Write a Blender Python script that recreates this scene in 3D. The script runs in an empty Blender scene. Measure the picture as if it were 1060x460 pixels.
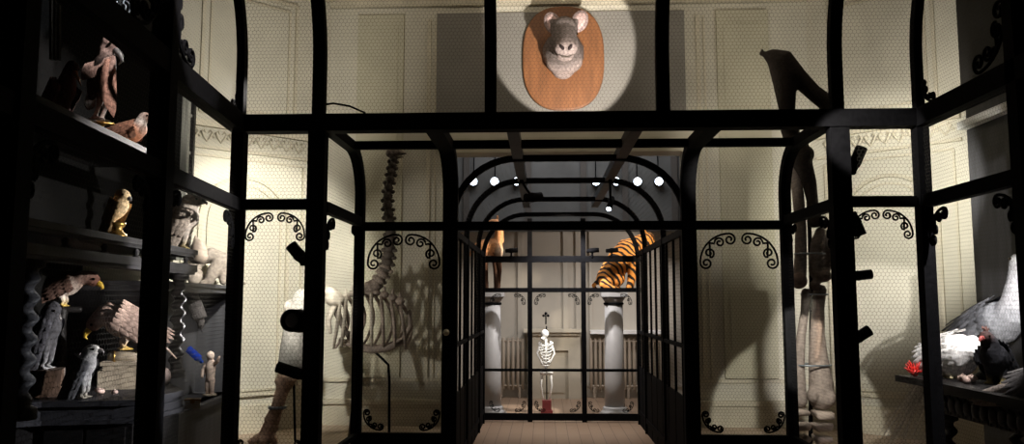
import bpy, bmesh, math, random
import numpy as np
from mathutils import Vector, Matrix, Euler
random.seed(7); rng = np.random.default_rng(7)
PI = math.pi
scn = bpy.context.scene
COL = scn.collection
V = Vector

# ------------------------------------------------------------------ camera
CAM = V((0, 0, 1.6)); FPX = 824.0
YAW = math.atan(33 / FPX); PIT = math.atan(82 / FPX)
fwd = V((-math.sin(YAW) * math.cos(PIT), math.cos(YAW) * math.cos(PIT), math.sin(PIT)))
rgt = V((math.cos(YAW), math.sin(YAW), 0)); upv = rgt.cross(fwd)
cd = bpy.data.cameras.new('camera'); cam = bpy.data.objects.new('camera', cd); COL.objects.link(cam)
cd.sensor_width = 36; cd.lens = FPX / 1060 * 36; cd.clip_start = .05
m = Matrix((rgt, upv, -fwd)).transposed().to_4x4(); m.translation = CAM
cam.matrix_world = m; scn.camera = cam

def P(px, py, Y):
    """survey helper: the place at forward distance Y seen at photo pixel (px,py)"""
    d = fwd + rgt * ((px - 530) / FPX) + upv * ((230 - py) / FPX)
    return CAM + d * (Y / d.y)

def proj(p):
    d = V(p) - CAM; return 530 + FPX * d.dot(rgt) / d.dot(fwd), 230 - FPX * d.dot(upv) / d.dot(fwd)
def settle(fn, px, z):        # slide along a display line until the point at height z is seen at column px
    q = px
    for _ in range(6):
        p = fn(q); p = V((p.x, p.y, z)); q += px - proj(p)[0]
    return p

# ------------------------------------------------------------------ materials
def nt(mt):
    mt.use_nodes = True; n = mt.node_tree.nodes; n.clear(); return n, mt.node_tree.links
def mat(name, col, rough=.6, metal=0, var=.25, scale=8, bump=0, emis=None, es=0, stretch=(1, 1, 1), vcol=False, spec=.5, cells=False):
    mt = bpy.data.materials.new(name); n, l = nt(mt)
    out = n.new('ShaderNodeOutputMaterial'); b = n.new('ShaderNodeBsdfPrincipled'); l.new(b.outputs[0], out.inputs[0])
    b.inputs['Roughness'].default_value = rough; b.inputs['Metallic'].default_value = metal
    b.inputs['Specular IOR Level'].default_value = spec
    tc = n.new('ShaderNodeTexCoord'); mp = n.new('ShaderNodeMapping'); mp.inputs['Scale'].default_value = stretch
    l.new(tc.outputs['Object'], mp.inputs[0])
    nz = n.new('ShaderNodeTexNoise'); nz.inputs['Scale'].default_value = scale; nz.inputs['Detail'].default_value = 6
    l.new(mp.outputs[0], nz.inputs[0])
    rp = n.new('ShaderNodeMapRange'); rp.inputs[1].default_value = .3; rp.inputs[2].default_value = .7
    rp.inputs[3].default_value = 1 - var; rp.inputs[4].default_value = 1 + var * .6
    l.new(nz.outputs[0], rp.inputs[0])
    mx = n.new('ShaderNodeMix'); mx.data_type = 'RGBA'; mx.blend_type = 'MULTIPLY'; mx.inputs[0].default_value = 1
    if vcol:
        at = n.new('ShaderNodeAttribute'); at.attribute_name = 'Col'; l.new(at.outputs[0], mx.inputs[6])
    else:
        mx.inputs[6].default_value = (*col, 1)
    l.new(rp.outputs[0], mx.inputs[7]); l.new(mx.outputs[2], b.inputs['Base Color'])
    if bump:
        bp = n.new('ShaderNodeBump'); bp.inputs['Strength'].default_value = bump; bp.inputs['Distance'].default_value = .01
        l.new(nz.outputs[0], bp.inputs['Height']); l.new(bp.outputs[0], b.inputs['Normal'])
    if emis:
        b.inputs['Emission Color'].default_value = (*emis, 1); b.inputs['Emission Strength'].default_value = es
    return mt

def stripe_mat(name, c1, c2, scale, dist=4, width=.5, axis='X'):
    mt = bpy.data.materials.new(name); n, l = nt(mt)
    out = n.new('ShaderNodeOutputMaterial'); b = n.new('ShaderNodeBsdfPrincipled'); l.new(b.outputs[0], out.inputs[0])
    b.inputs['Roughness'].default_value = .8
    tc = n.new('ShaderNodeTexCoord'); w = n.new('ShaderNodeTexWave'); w.bands_direction = axis
    w.inputs['Scale'].default_value = scale; w.inputs['Distortion'].default_value = dist; w.inputs['Detail Scale'].default_value = 1.2
    l.new(tc.outputs['Object'], w.inputs[0])
    cr = n.new('ShaderNodeValToRGB'); cr.color_ramp.elements[0].position = width - .06; cr.color_ramp.elements[1].position = width + .06
    cr.color_ramp.elements[0].color = (*c2, 1); cr.color_ramp.elements[1].color = (*c1, 1)
    l.new(w.outputs['Fac'], cr.inputs[0]); l.new(cr.outputs[0], b.inputs['Base Color'])
    return mt

def wood_floor(name, c1, c2):
    mt = bpy.data.materials.new(name); n, l = nt(mt)
    out = n.new('ShaderNodeOutputMaterial'); b = n.new('ShaderNodeBsdfPrincipled'); l.new(b.outputs[0], out.inputs[0])
    b.inputs['Roughness'].default_value = .45
    tc = n.new('ShaderNodeTexCoord'); mp = n.new('ShaderNodeMapping'); mp.inputs['Rotation'].default_value = (0, 0, PI / 2)
    l.new(tc.outputs['Object'], mp.inputs[0])
    br = n.new('ShaderNodeTexBrick'); br.inputs['Scale'].default_value = 1; br.inputs['Brick Width'].default_value = 1.4
    br.inputs['Row Height'].default_value = .14; br.inputs['Mortar Size'].default_value = .003
    br.inputs['Color1'].default_value = (*c1, 1); br.inputs['Color2'].default_value = (*c2, 1); br.inputs['Mortar'].default_value = (c1[0] * .3, c1[1] * .3, c1[2] * .3, 1)
    l.new(mp.outputs[0], br.inputs[0]); l.new(br.outputs[0], b.inputs['Base Color'])
    return mt

M = dict(
    iron=mat('black painted iron', (.006, .006, .007), .75, 0, .3, 30, spec=.04),
    litiron=mat('black iron toned as if lit', (.028, .028, .03), .55, 0, .4, 14, spec=.2),  # same black iron, lamplight put into a lighter colour
    wire=mat('dull wire netting', (.05, .047, .04), .7, 0, .2, 4, spec=.1),
    wall=mat('cream plaster', (.57, .54, .455), .85, 0, .10, 2.2, .05, spec=.2),
    wall2=mat('beige plaster pilaster', (.50, .47, .36), .85, 0, .10, 2.2, .05, spec=.2),
    trim=mat('cream painted moulding', (.56, .515, .41), .7, 0, .1, 5, spec=.2),
    grey=mat('slate grey board', (.235, .222, .20), .85, 0, .08, 3, spec=.2),
    farwall=mat('greige plaster', (.50, .46, .39), .85, 0, .1, 2, spec=.2),
    ceil=mat('dark ceiling', (.20, .18, .15), .9, 0, .1, 2),
    outer=mat('dark plaster', (.05, .045, .04), .9, 0, .1, 2),
    floor=wood_floor('oak floor', (.32, .22, .15), (.36, .25, .17)),
    plat=mat('painted platform', (.42, .33, .25), .7, 0, .15, 3),
    ebony=mat('ebonised wood', (.014, .013, .013), .5, 0, .4, 20, .15, stretch=(1, 1, 6), spec=.15),
    ebony2=mat('dark grey wood', (.05, .05, .056), .55, 0, .3, 14, .1, stretch=(1, 1, .2), spec=.25),
    slat=mat('weathered grey wood', (.20, .20, .18), .8, 0, .5, 18, .2, stretch=(3, 3, .15)),
    ledge=mat('white painted ledge', (.8, .8, .78), .6, 0, .1, 8),
    oak=mat('orange oak plaque', (.24, .095, .034), .5, 0, .22, 6, .05, stretch=(3, 1, .5)),
    bone=mat('old bone', (.48, .43, .36), .7, 0, .35, 14, .3),
    bonebrown=mat('brown bone', (.30, .24, .20), .7, 0, .45, 10, .4),
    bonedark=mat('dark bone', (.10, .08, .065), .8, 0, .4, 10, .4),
    bonepink=mat('pinkish bone', (.50, .36, .28), .7, 0, .3, 14, .3),
    white=mat('white bone', (.85, .84, .80), .6, 0, .1, 20, .2),
    steel=mat('dull steel', (.22, .25, .28), .4, .6, .2, 10),
    brass=mat('old brass', (.55, .35, .10), .35, .8, .3, 20),
    stone=mat('pale stone', (.42, .36, .27), .8, 0, .3, 12, .3),
    marble=mat('white column stone', (.50, .49, .48), .5, 0, .1, 6),
    horn=mat('grey horn', (.16, .15, .15), .4, 0, .3, 20),
    yellow=mat('yellow beak', (.75, .50, .06), .45, 0, .2, 20),
    orange=mat('orange beak', (.75, .28, .06), .45, 0, .2, 20),
    pink=mat('pink wattle skin', (.45, .10, .09), .5, 0, .2, 20),
    eye=mat('glass eye', (.01, .008, .005), .08, 0, 0, 5),
    red=mat('red coral', (.85, .04, .03), .5, 0, .3, 30),
    blue=mat('blue plumage', (.02, .10, .75), .45, 0, .4, 30),
    green=mat('teal plumage', (.02, .35, .30), .45, 0, .4, 30),
    black=mat('dark backing', (.005, .005, .005), .95, 0, .1, 5, spec=.03),
    darkwood=mat('brown wood', (.085, .05, .032), .6, 0, .3, 10),
    redbrown=mat('dark red lacquer', (.16, .03, .03), .35, 0, .2, 10),
    feather=mat('plumage', (1, 1, 1), .75, 0, .35, 40, .3, vcol=True, spec=.2),
    fur=mat('hide', (1, 1, 1), .8, 0, .3, 35, .4, vcol=True, spec=.2),
    tiger=stripe_mat('tiger stripes', (.90, .36, .07), (.02, .012, .01), 6.5, 3.0, .42, 'DIAGONAL'),
    zebra=stripe_mat('zebra stripes', (.8, .76, .74), (.02, .02, .02), 7, 3, .5, 'Z'),
    lens=mat('lamp lens', (.02, .02, .02), .2, 0, 0, 5),
    led=mat('lit lamp face', (.9, .95, 1), .4, 0, 0, 5, emis=(.75, .87, 1.0), es=7),
    darkglass=mat('dark glazing', (.085, .087, .085), .22, 0, .2, 2),
    knob=mat('ivory knob', (.8, .72, .55), .4, 0, .1, 10),
    shell=mat('pinkish shell', (.55, .40, .34), .45, 0, .5, 20),
    rad=mat('painted radiator', (.36, .30, .23), .55, 0, .1, 6),
)

# ------------------------------------------------------------------ mesh builder
class MB:
    def __init__(s): s.v = []; s.f = []; s.c = []; s.smooth = []
    def add(s, vs, fs, col=(1, 1, 1), smooth=False):
        o = len(s.v); s.v += [tuple(p) for p in vs]; s.f += [tuple(i + o for i in f) for f in fs]
        s.c += [col] * len(vs); s.smooth += [smooth] * len(fs); return s
    def hexa(s, p, **k):
        return s.add(p, [(0, 3, 2, 1), (4, 5, 6, 7), (0, 1, 5, 4), (1, 2, 6, 5), (2, 3, 7, 6), (3, 0, 4, 7)], **k)
    def box(s, x0, x1, y0, y1, z0, z1, **k):
        return s.hexa([(x0, y0, z0), (x1, y0, z0), (x1, y1, z0), (x0, y1, z0), (x0, y0, z1), (x1, y0, z1), (x1, y1, z1), (x0, y1, z1)], **k)
    def bar(s, a, b, w, h=None, side=None, **k):
        a, b = V(a), V(b); h = h or w; d = (b - a).normalized()
        if side is None:
            side = V((0, 0, 1)).cross(d)
            side = V((1, 0, 0)) if side.length < .05 else side
        side = V(side).normalized(); u = d.cross(side).normalized(); side = u.cross(d)
        q = [side * (x * w / 2) + u * (y * h / 2) for x, y in ((-1, -1), (1, -1), (1, 1), (-1, 1))]
        return s.hexa([a + i for i in q] + [b + i for i in q], **k)
    def sweep(s, pts, w, h, side, **k):          # rectangular section along a polyline lying in a plane with normal `side`
        pts = [V(p) for p in pts]; side = V(side).normalized(); vs = []; n = len(pts)
        for i, p in enumerate(pts):
            t = (pts[min(i + 1, n - 1)] - pts[max(i - 1, 0)]).normalized(); u = t.cross(side).normalized()
            for x, y in ((-1, -1), (1, -1), (1, 1), (-1, 1)): vs.append(p + side * (x * w / 2) + u * (y * h / 2))
        fs = [(3, 2, 1, 0), tuple(4 * (n - 1) + i for i in range(4))]
        for i in range(n - 1):
            for j in range(4): fs.append((4 * i + j, 4 * i + (j + 1) % 4, 4 * i + 4 + (j + 1) % 4, 4 * i + 4 + j))
        return s.add(vs, fs, **k)
    def tube(s, pts, r, seg=8, caps=True, **k):
        pts = [V(p) for p in pts]; n = len(pts); rs = [r] * n if isinstance(r, (int, float)) else list(r)
        t0 = (pts[1] - pts[0]).normalized(); a = t0.orthogonal().normalized(); vs = []; fs = []
        if caps:
            P2 = [pts[0] - t0 * rs[0] * .6]; R2 = [rs[0] * .55]
            te = (pts[-1] - pts[-2]).normalized()
            pts = P2 + pts + [pts[-1] + te * rs[-1] * .6]; rs = R2 + rs + [rs[-1] * .55]; n += 2
        for i, p in enumerate(pts):
            t = (pts[min(i + 1, n - 1)] - pts[max(i - 1, 0)]).normalized()
            a = (a - t * a.dot(t)).normalized(); b = t.cross(a)
            for j in range(seg):
                q = 2 * PI * j / seg; vs.append(p + (a * math.cos(q) + b * math.sin(q)) * rs[i])
        for i in range(n - 1):
            for j in range(seg): fs.append((i * seg + j, i * seg + (j + 1) % seg, (i + 1) * seg + (j + 1) % seg, (i + 1) * seg + j))
        fs += [tuple(reversed(range(seg))), tuple((n - 1) * seg + j for j in range(seg))]
        k.setdefault('smooth', True); return s.add(vs, fs, **k)
    def ball(s, c, r, rot=None, seg=14, rings=9, **k):
        c = V(c); r = V((r, r, r)) if isinstance(r, (int, float)) else V(r); R = Euler(rot).to_matrix() if rot is not None else Matrix.Identity(3)
        vs = [c + R @ V((0, 0, r.z))]; fs = []
        for i in range(1, rings):
            th = PI * i / rings
            for j in range(seg):
                q = 2 * PI * j / seg; vs.append(c + R @ V((r.x * math.sin(th) * math.cos(q), r.y * math.sin(th) * math.sin(q), r.z * math.cos(th))))
        vs.append(c + R @ V((0, 0, -r.z))); e = len(vs) - 1
        for j in range(seg): fs.append((0, 1 + j, 1 + (j + 1) % seg)); fs.append((e, e - seg + (j + 1) % seg, e - seg + j))
        for i in range(rings - 2):
            for j in range(seg): fs.append((1 + i * seg + j, 1 + (i + 1) * seg + j, 1 + (i + 1) * seg + (j + 1) % seg, 1 + i * seg + (j + 1) % seg))
        k.setdefault('smooth', True); return s.add(vs, fs, **k)
    def lathe(s, prof, c=(0, 0, 0), seg=20, off=None, **k):      # prof: (r,z) list; off(z)->(dx,dy) for barley twists
        c = V(c); vs = []; fs = []; n = len(prof)
        for r, z in prof:
            dx, dy = off(z) if off else (0, 0)
            for j in range(seg):
                q = 2 * PI * j / seg; vs.append(c + V((dx + r * math.cos(q), dy + r * math.sin(q), z)))
        for i in range(n - 1):
            for j in range(seg): fs.append((i * seg + j, i * seg + (j + 1) % seg, (i + 1) * seg + (j + 1) % seg, (i + 1) * seg + j))
        fs += [tuple(reversed(range(seg))), tuple((n - 1) * seg + j for j in range(seg))]
        k.setdefault('smooth', True); return s.add(vs, fs, **k)
    def prism(s, poly, d, **k):                    # poly: 3D planar points, extruded by vector d
        poly = [V(p) for p in poly]; n = len(poly); d = V(d)
        fs = [tuple(reversed(range(n))), tuple(range(n, 2 * n))] + [(i, (i + 1) % n, n + (i + 1) % n, n + i) for i in range(n)]
        return s.add(poly + [p + d for p in poly], fs, **k)
    def blade(s, p, d, nrm, L, W, curl=0, col=(1, 1, 1), tip=.08):
        p = V(p); d = V(d).normalized(); nrm = V(nrm); nrm = (nrm - d * nrm.dot(d)).normalized(); sd = d.cross(nrm); vs = []; fs = []
        for i, (t, w) in enumerate(((0, .45), (.3, .95), (.65, 1), (.88, .7), (1, tip))):
            c = p + d * (t * L) - nrm * (curl * L * t * t)
            vs += [c - sd * (w * W / 2) - nrm * W * .08, c + nrm * W * .10, c + sd * (w * W / 2) - nrm * W * .08]
        for i in range(4): fs += [(3 * i, 3 * i + 1, 3 * i + 4, 3 * i + 3), (3 * i + 1, 3 * i + 2, 3 * i + 5, 3 * i + 4)]
        f = random.uniform(.75, 1.15); s.add(vs, fs, col=tuple(x * f for x in col), smooth=True)
        for q in range(1, 5): pass
        return s
    def mesh(s, name):
        me = bpy.data.meshes.new(name); me.from_pydata(s.v, [], s.f); me.update()
        me.polygons.foreach_set('use_smooth', s.smooth)
        a = me.color_attributes.new('Col', 'FLOAT_COLOR', 'POINT')
        c = np.ones((len(s.v), 4), np.float32); c[:, :3] = np.array(s.c, np.float32).reshape(-1, 3)
        a.data.foreach_set('color', c.ravel()); return me

def inv(parent):
    return (Matrix.Translation(parent.location) @ parent.rotation_euler.to_matrix().to_4x4() @ Matrix.Diagonal((*parent.scale, 1))).inverted()
def put(name, me, mt, parent=None, root=None, label=None):
    """link as one object; root given -> mesh was modelled in room coordinates"""
    if root is not None: me.transform(inv(root))
    o = bpy.data.objects.new(name, me); COL.objects.link(o); me.materials.clear(); me.materials.append(M[mt] if isinstance(mt, str) else mt)
    if parent is not None: o.parent = parent
    if label: o['label'] = label
    return o
def part(name, mb, mt, parent, root=None, label=None): return put(name, mb.mesh(name), mt, parent, root, label)
def thing(name, label, cat, loc=(0, 0, 0), rotz=0, group=None):
    o = bpy.data.objects.new(name, None); COL.objects.link(o); o.location = loc; o.rotation_euler = (0, 0, rotz); o.empty_display_size = .1
    o['label'] = label; o['category'] = cat
    if group: o['group'] = group
    return o
def single(name, label, cat, mb, mt, group=None, loc=None):
    me = mb.mesh(name)
    if loc is not None: me.transform(Matrix.Translation(-V(loc)))
    o = put(name, me, mt); o['label'] = label; o['category'] = cat
    if loc is not None: o.location = loc
    if group: o['group'] = group
    return o
def struct(name, mb, mt, parent=None):
    o = part(name, mb, mt, parent)
    if parent is None: o['kind'] = 'structure'
    return o
def dup(root, loc, rot, label, group=None):
    r = root.copy(); COL.objects.link(r); r.location = loc; r.rotation_euler = rot; r['label'] = label
    for ch in list(root.children):
        c = ch.copy(); COL.objects.link(c); c.parent = r
        for g in list(ch.children): d = g.copy(); COL.objects.link(d); d.parent = c
    return r

# organic: union of ellipsoids / tapered tubes, voxel-fused into one continuous skin, coloured per primitive
def organic(prims, vox, smooth=3, noise=0):
    mb = MB(); segs = []
    for p in prims:
        if p[0] == 'e':
            _, c, r, rot, col = p; mb.ball(c, r, rot, 16, 10)
            R = Euler(rot).to_matrix() if rot is not None else Matrix.Identity(3)
            segs.append(('e', np.array(c, float), np.array((r, r, r) if isinstance(r, (int, float)) else r, float), np.array(R), np.array(col)))
        else:
            _, pts, rs, col = p; mb.tube(pts, rs, 12)
            q = [np.array(x, float) for x in pts]
            for i in range(len(q) - 1): segs.append(('t', q[i], q[i + 1], rs[i], rs[i + 1], np.array(col)))
    me = mb.mesh('tmp'); o = bpy.data.objects.new('tmp', me); COL.objects.link(o)
    md = o.modifiers.new('r', 'REMESH'); md.mode = 'VOXEL'; md.voxel_size = vox; md.use_smooth_shade = True
    dg = bpy.context.evaluated_depsgraph_get(); res = bpy.data.meshes.new_from_object(o.evaluated_get(dg))
    bpy.data.objects.remove(o); bpy.data.meshes.remove(me)
    bm = bmesh.new(); bm.from_mesh(res)
    for _ in range(smooth): bmesh.ops.smooth_vert(bm, verts=bm.verts, factor=.5, use_axis_x=True, use_axis_y=True, use_axis_z=True)
    bm.to_mesh(res); bm.free()
    n = len(res.vertices); co = np.zeros(n * 3); res.vertices.foreach_get('co', co); co = co.reshape(-1, 3)
    ds = []; cs = []
    for sg in segs:
        if sg[0] == 'e':
            l = (co - sg[1]) @ sg[3]; ds.append((np.linalg.norm(l / sg[2], axis=1) - 1) * sg[2].min()); cs.append(sg[4])
        else:
            a, b = sg[1], sg[2]; ab = b - a; t = np.clip(((co - a) @ ab) / max(ab @ ab, 1e-9), 0, 1)
            ds.append(np.linalg.norm(co - a - t[:, None] * ab, axis=1) - (sg[3] + (sg[4] - sg[3]) * t)); cs.append(sg[5])
    D = np.array(ds); D -= D.min(0); w = np.exp(-D / (vox * 1.2)); w /= w.sum(0); c4 = np.ones((n, 4), np.float32); c4[:, :3] = w.T @ np.array(cs)
    for at in list(res.color_attributes): res.color_attributes.remove(at)
    a = res.color_attributes.new('Col', 'FLOAT_COLOR', 'POINT'); a.data.foreach_set('color', c4.ravel())
    res.polygons.foreach_set('use_smooth', [True] * len(res.polygons)); res.update()
    return res

def hexmesh(O, U, W, cell=.029, wid=.0016, curve=None):
    """hexagonal wire netting over the parallelogram O,U,W (real wires); curve(u,w)->point overrides"""
    O, U, W = V(O), V(U), V(W); lu, lw = U.length, W.length; uu, ww = U / lu, W / lw
    sx = cell; sy = cell * .86; ed = []
    nx = int(lu / sx) + 2; ny = int(lw / sy) + 2
    i, j = np.meshgrid(np.arange(nx), np.arange(ny), indexing='ij'); i = i.ravel(); j = j.ravel()
    x0 = (i + .5 * (j % 2)) * sx; y0 = j * sy
    a = np.stack([x0, y0], 1); b = np.stack([x0 + sx / 2, y0 + sy * .33], 1); c = np.stack([x0 - sx / 2, y0 + sy * .33], 1); d = np.stack([x0, y0 - sy * .67], 1)
    E = np.concatenate([np.stack([a, b], 1), np.stack([a, c], 1), np.stack([a, d], 1)], 0)
    ok = ((E[:, :, 0] >= 0) & (E[:, :, 0] <= lu) & (E[:, :, 1] >= 0) & (E[:, :, 1] <= lw)).all(1); E = E[ok]
    dv = E[:, 1] - E[:, 0]; dv /= np.linalg.norm(dv, axis=1)[:, None]; nr = np.stack([-dv[:, 1], dv[:, 0]], 1) * (wid / 2)
    Q = np.stack([E[:, 0] - nr, E[:, 1] - nr, E[:, 1] + nr, E[:, 0] + nr], 1).reshape(-1, 2)
    if curve is None: X = np.array(O) + Q[:, :1] * np.array(uu) + Q[:, 1:] * np.array(ww)
    else: X = curve(Q)
    me = bpy.data.meshes.new('wire_mesh'); n = len(Q) // 4
    me.from_pydata(X.tolist(), [], np.arange(4 * n).reshape(-1, 4).tolist()); me.update(); return me

def scroll_pts(S):
    """wrought C-scroll bracket for a panel corner, (u,v) polylines"""
    def spiral(cx, cy, r, a0, sgn, turns=1.35, r1=.25):
        out = []
        n = 22
        for i in range(n + 1):
            t = i / n; rr = r * (1 - (1 - r1) * t); a = a0 + sgn * turns * 2 * PI * t; out.append((cx + rr * math.cos(a), cy + rr * math.sin(a)))
        return out
    arc = [(.95 + .85 * math.cos(a), .95 + .85 * math.sin(a)) for a in np.linspace(PI, 1.5 * PI, 16)]
    A = list(reversed(spiral(.27, .95, .17, PI, -1))) + arc + spiral(.95, .27, .17, -PI / 2, 1)
    B = spiral(.66, .36, .15, PI * .75 + .6, 1); C = spiral(.36, .66, .15, PI * 1.75 - 1.0 + PI, -1)
    B = [(.33, .37)] + B; C = [(.37, .33)] + C
    return [[(x * S, y * S) for x, y in L] for L in (A, B, C)]
def scroll(name, O, u, v, S, parent, root, r=.008):
    O, u, v = V(O), V(u).normalized(), V(v).normalized(); mb = MB()
    for L in scroll_pts(S): mb.tube([O + u * x + v * y for x, y in L], r, 6)
    return part(name, mb, 'iron', parent, root)

# ------------------------------------------------------------------ key survey lines
Y1, Y2, YF, YW = 5.7, 6.9, 10.7, 8.5
X245, X328, X870, X955 = [P(x, 210, Y1).x for x in (246, 328, 870, 956)]
XB0, XB1 = (X328 + P(376, 300, Y2).x) / 2, (X870 + P(812, 300, Y2).x) / 2
XT0, XT1 = P(466, 300, Y2).x, P(714, 300, Y2).x
ZT, ZL = 2.895, 2.30          # upper beam, lower beam
PZ = .3                       # platform height
LD = V((-.108, 1, 0)).normalized(); LN = V((-1, -.108, 0)).normalized()   # left cage wall direction, and its outward normal
def lw(Y, off=0): return V((X245 + .108 * (Y1 - Y), Y, 0)) + LN * off

# ------------------------------------------------------------------ room shell
struct('floor', MB().box(-5.5, 5.8, -1.6, 14.6, -.1, 0), 'floor')
struct('ceiling', MB().box(-5.5, 5.8, -1.6, 14.6, 5.35, 5.5), 'ceil')
BX0, BX1 = -2.35, 2.85
DX0, DX1, DZ = -.98, 1.50, 3.2
struct('wall_back', MB().box(BX0 - .2, DX0, YW, YW + .25, 0, 5.35).box(DX1, BX1 + .2, YW, YW + .25, 0, 5.35).box(DX0, DX1, YW, YW + .25, DZ, 5.35), 'wall')
def diag(x0, sgn, L=3.4, t=.2):
    a = V((x0, YW, 0)); d = V((sgn, -1, 0)).normalized(); n = V((sgn, 1, 0)).normalized()
    return a, d, n, [a, a + d * L, a + d * L + n * t, a + n * t]
for nm, x0, sgn in (('wall_back_left', BX0, -1), ('wall_back_right', BX1, 1)):
    a, d, n, q = diag(x0, sgn); q = q if sgn < 0 else [q[0], q[3], q[2], q[1]]
    struct(nm, MB().hexa([p for p in q] + [p + V((0, 0, 5.35)) for p in q]), 'wall')
struct('wall_left', MB().box(-5.0, -4.75, -1.6, 6.15, 0, 5.35), 'outer')
struct('wall_right', MB().box(5.25, 5.5, -1.6, 6.15, 0, 5.35), 'outer')
struct('wall_front', MB().box(-5.0, 5.5, -1.6, -1.4, 0, 5.35), 'outer')
# platforms the exhibits stand on
dl = 2.4 * math.sqrt(.5)
def platL():
    p = [lw(.6, .12), lw(5.76, .12), V((XB0 - .06, 5.76, 0)), V((XB0 - .06, Y2 + .06, 0)), V((XT0 - .06, Y2 + .06, 0)), V((XT0 - .06, YW, 0)), V((BX0, YW, 0)), V((BX0 - 2.35, YW - 2.35, 0)), V((-4.75, 5.9, 0)), V((-4.75, .6, 0))]
    return MB().prism(p, (0, 0, PZ))
def platR():
    p = [V((X955 + .12, .6, 0)), V((5.25, .6, 0)), V((5.25, 5.9, 0)), V((BX1 + 2.4, YW - 2.4, 0)), V((BX1, YW, 0)), V((XT1 + .06, YW, 0)), V((XT1 + .06, Y2 + .06, 0)), V((XB1 + .06, Y2 + .06, 0)), V((XB1 + .06, 5.76, 0)), V((X955 + .12, 5.76, 0))]
    return MB().prism(p, (0, 0, PZ))
struct('trim_1', platL(), 'plat'); struct('trim_2', platR(), 'plat')
# back wall joinery: pilasters, skirting, cornice, door casing
def wx(px, Y=YW): return P(px, 300, Y).x
struct('trim_3', MB().box(wx(366), wx(415), YW - .036, YW, PZ + .5, 4.75).box(wx(372), wx(409), YW - .045, YW - .036, PZ + .8, 4.6), 'wall2')
struct('trim_4', MB().box(wx(748), wx(803), YW - .036, YW, PZ + .5, 4.75).box(wx(755), wx(796), YW - .045, YW - .036, PZ + .8, 4.6), 'wall2')
sk = MB()
for x0, x1 in ((BX0, DX0 - .12), (DX1 + .12, BX1)): sk.box(x0, x1, YW - .03, YW, PZ, PZ + .22).box(x0, x1, YW - .05, YW, PZ + .22, PZ + .27).box(x0, x1, YW - .02, YW, PZ + .45, PZ + .49)
struct('baseboard_back', sk, 'trim')
struct('trim_5', MB().box(BX0, BX1, YW - .06, YW, 4.84, 4.92).box(BX0, BX1, YW - .12, YW, 4.92, 5.02).box(BX0, BX1, YW - .2, YW, 5.02, 5.12), 'trim')
struct('trim_6', MB().box(DX0 - .12, DX0, YW - .04, YW, PZ, DZ).box(DX1, DX1 + .12, YW - .04, YW, PZ, DZ).box(DX0 - .12, DX1 + .12, YW - .05, YW, DZ, DZ + .10).box(DX0 - .16, DX1 + .16, YW - .09, YW, DZ + .10, DZ + .15).box(DX1 - .02, DX1 + .03, YW - .07, YW, PZ, DZ), 'trim')
for px in (442, 728):
    struct('trim_%d' % (7 + (px > 500)), MB().box(wx(px) - .02, wx(px) + .02, YW - .03, YW, PZ + .5, 4.7).box(wx(px) + .06, wx(px) + .08, YW - .02, YW, PZ + .5, 4.7), 'trim')
# diagonal wall panelling: framed panel above, leafy frieze, arched niche moulding
def diag_panel(idx, x0, sgn, sc):
    a, d, n, _ = diag(x0, sgn); mb = MB(); up = V((0, 0, 1)); nn = -n
    def q(s, z, o=.0): return a + d * s + up * z + nn * o
    def bead(pts, w=.035, h=.03):
        for i in range(len(pts) - 1): mb.bar(q(*pts[i], .012), q(*pts[i + 1], .012), w, h, side=n)
    def rect(s0, s1, z0, z1, **k): bead([(s0, z0), (s1, z0), (s1, z1), (s0, z1), (s0, z0)], **k)
    rect(sc - .5, sc + .5, 3.45, 4.75); rect(sc - .42, sc + .42, 3.53, 4.67, w=.018, h=.02)
    # arch and jambs
    arc = [(sc + .46 * math.cos(t), 2.38 + .46 * math.sin(t)) for t in np.linspace(0, PI, 19)]
    bead([(sc + .46, .8)] + arc + [(sc - .46, .8)], .04, .035); bead([(sc + .38, .8)] + [(sc + .38 * math.cos(t), 2.38 + .38 * math.sin(t)) for t in np.linspace(0, PI, 19)] + [(sc - .38, .8)], .016, .02)
    rect(sc - .62, sc + .62, .72, 3.02, w=.02, h=.02)
    mb.bar(q(sc - .7, 3.33, .03), q(sc + .7, 3.33, .03), .06, .06, side=n); mb.bar(q(sc - .7, 3.10, .02), q(sc + .7, 3.10, .02), .04, .03, side=n)
    for k in range(9):     # leaf scrolls of the frieze
        s = sc - .56 + k * .14
        for t in (-1, 1):
            mb.tube([q(s, 3.16, .012), q(s + t * .03, 3.2, .02), q(s + t * .055, 3.25, .02), q(s + t * .03, 3.275, .015), q(s + t * .015, 3.245, .012)], [.008, .012, .012, .01, .006], 6)
        mb.ball(q(s + .07, 3.21, .012), .015, seg=8, rings=5)
    for z, h in ((PZ + .11, .22), (PZ + .245, .05), (.56 + .12, .04)): mb.bar(q(0, z, .012), q(3.3, z, .012), h, .03, side=n) if False else mb.hexa([q(0, z - h / 2, 0), q(3.3, z - h / 2, 0), q(3.3, z - h / 2, .03), q(0, z - h / 2, .03), q(0, z + h / 2, 0), q(3.3, z + h / 2, 0), q(3.3, z + h / 2, .03), q(0, z + h / 2, .03)])
    mb.hexa([q(0, 4.9, 0), q(3.3, 4.9, 0), q(3.3, 4.9, .1), q(0, 4.9, .1), q(0, 5.08, 0), q(3.3, 5.08, 0), q(3.3, 5.08, .18), q(0, 5.08, .18)])
    struct('trim_%d' % idx, mb, 'trim')
diag_panel(9, BX0, -1, .92); diag_panel(10, BX1, 1, .78)
struct('trim_11', MB().box(wx(450), wx(714), YW - .025, YW, P(580, 118, YW).z - .12, P(580, 13, YW).z), 'grey')

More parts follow.
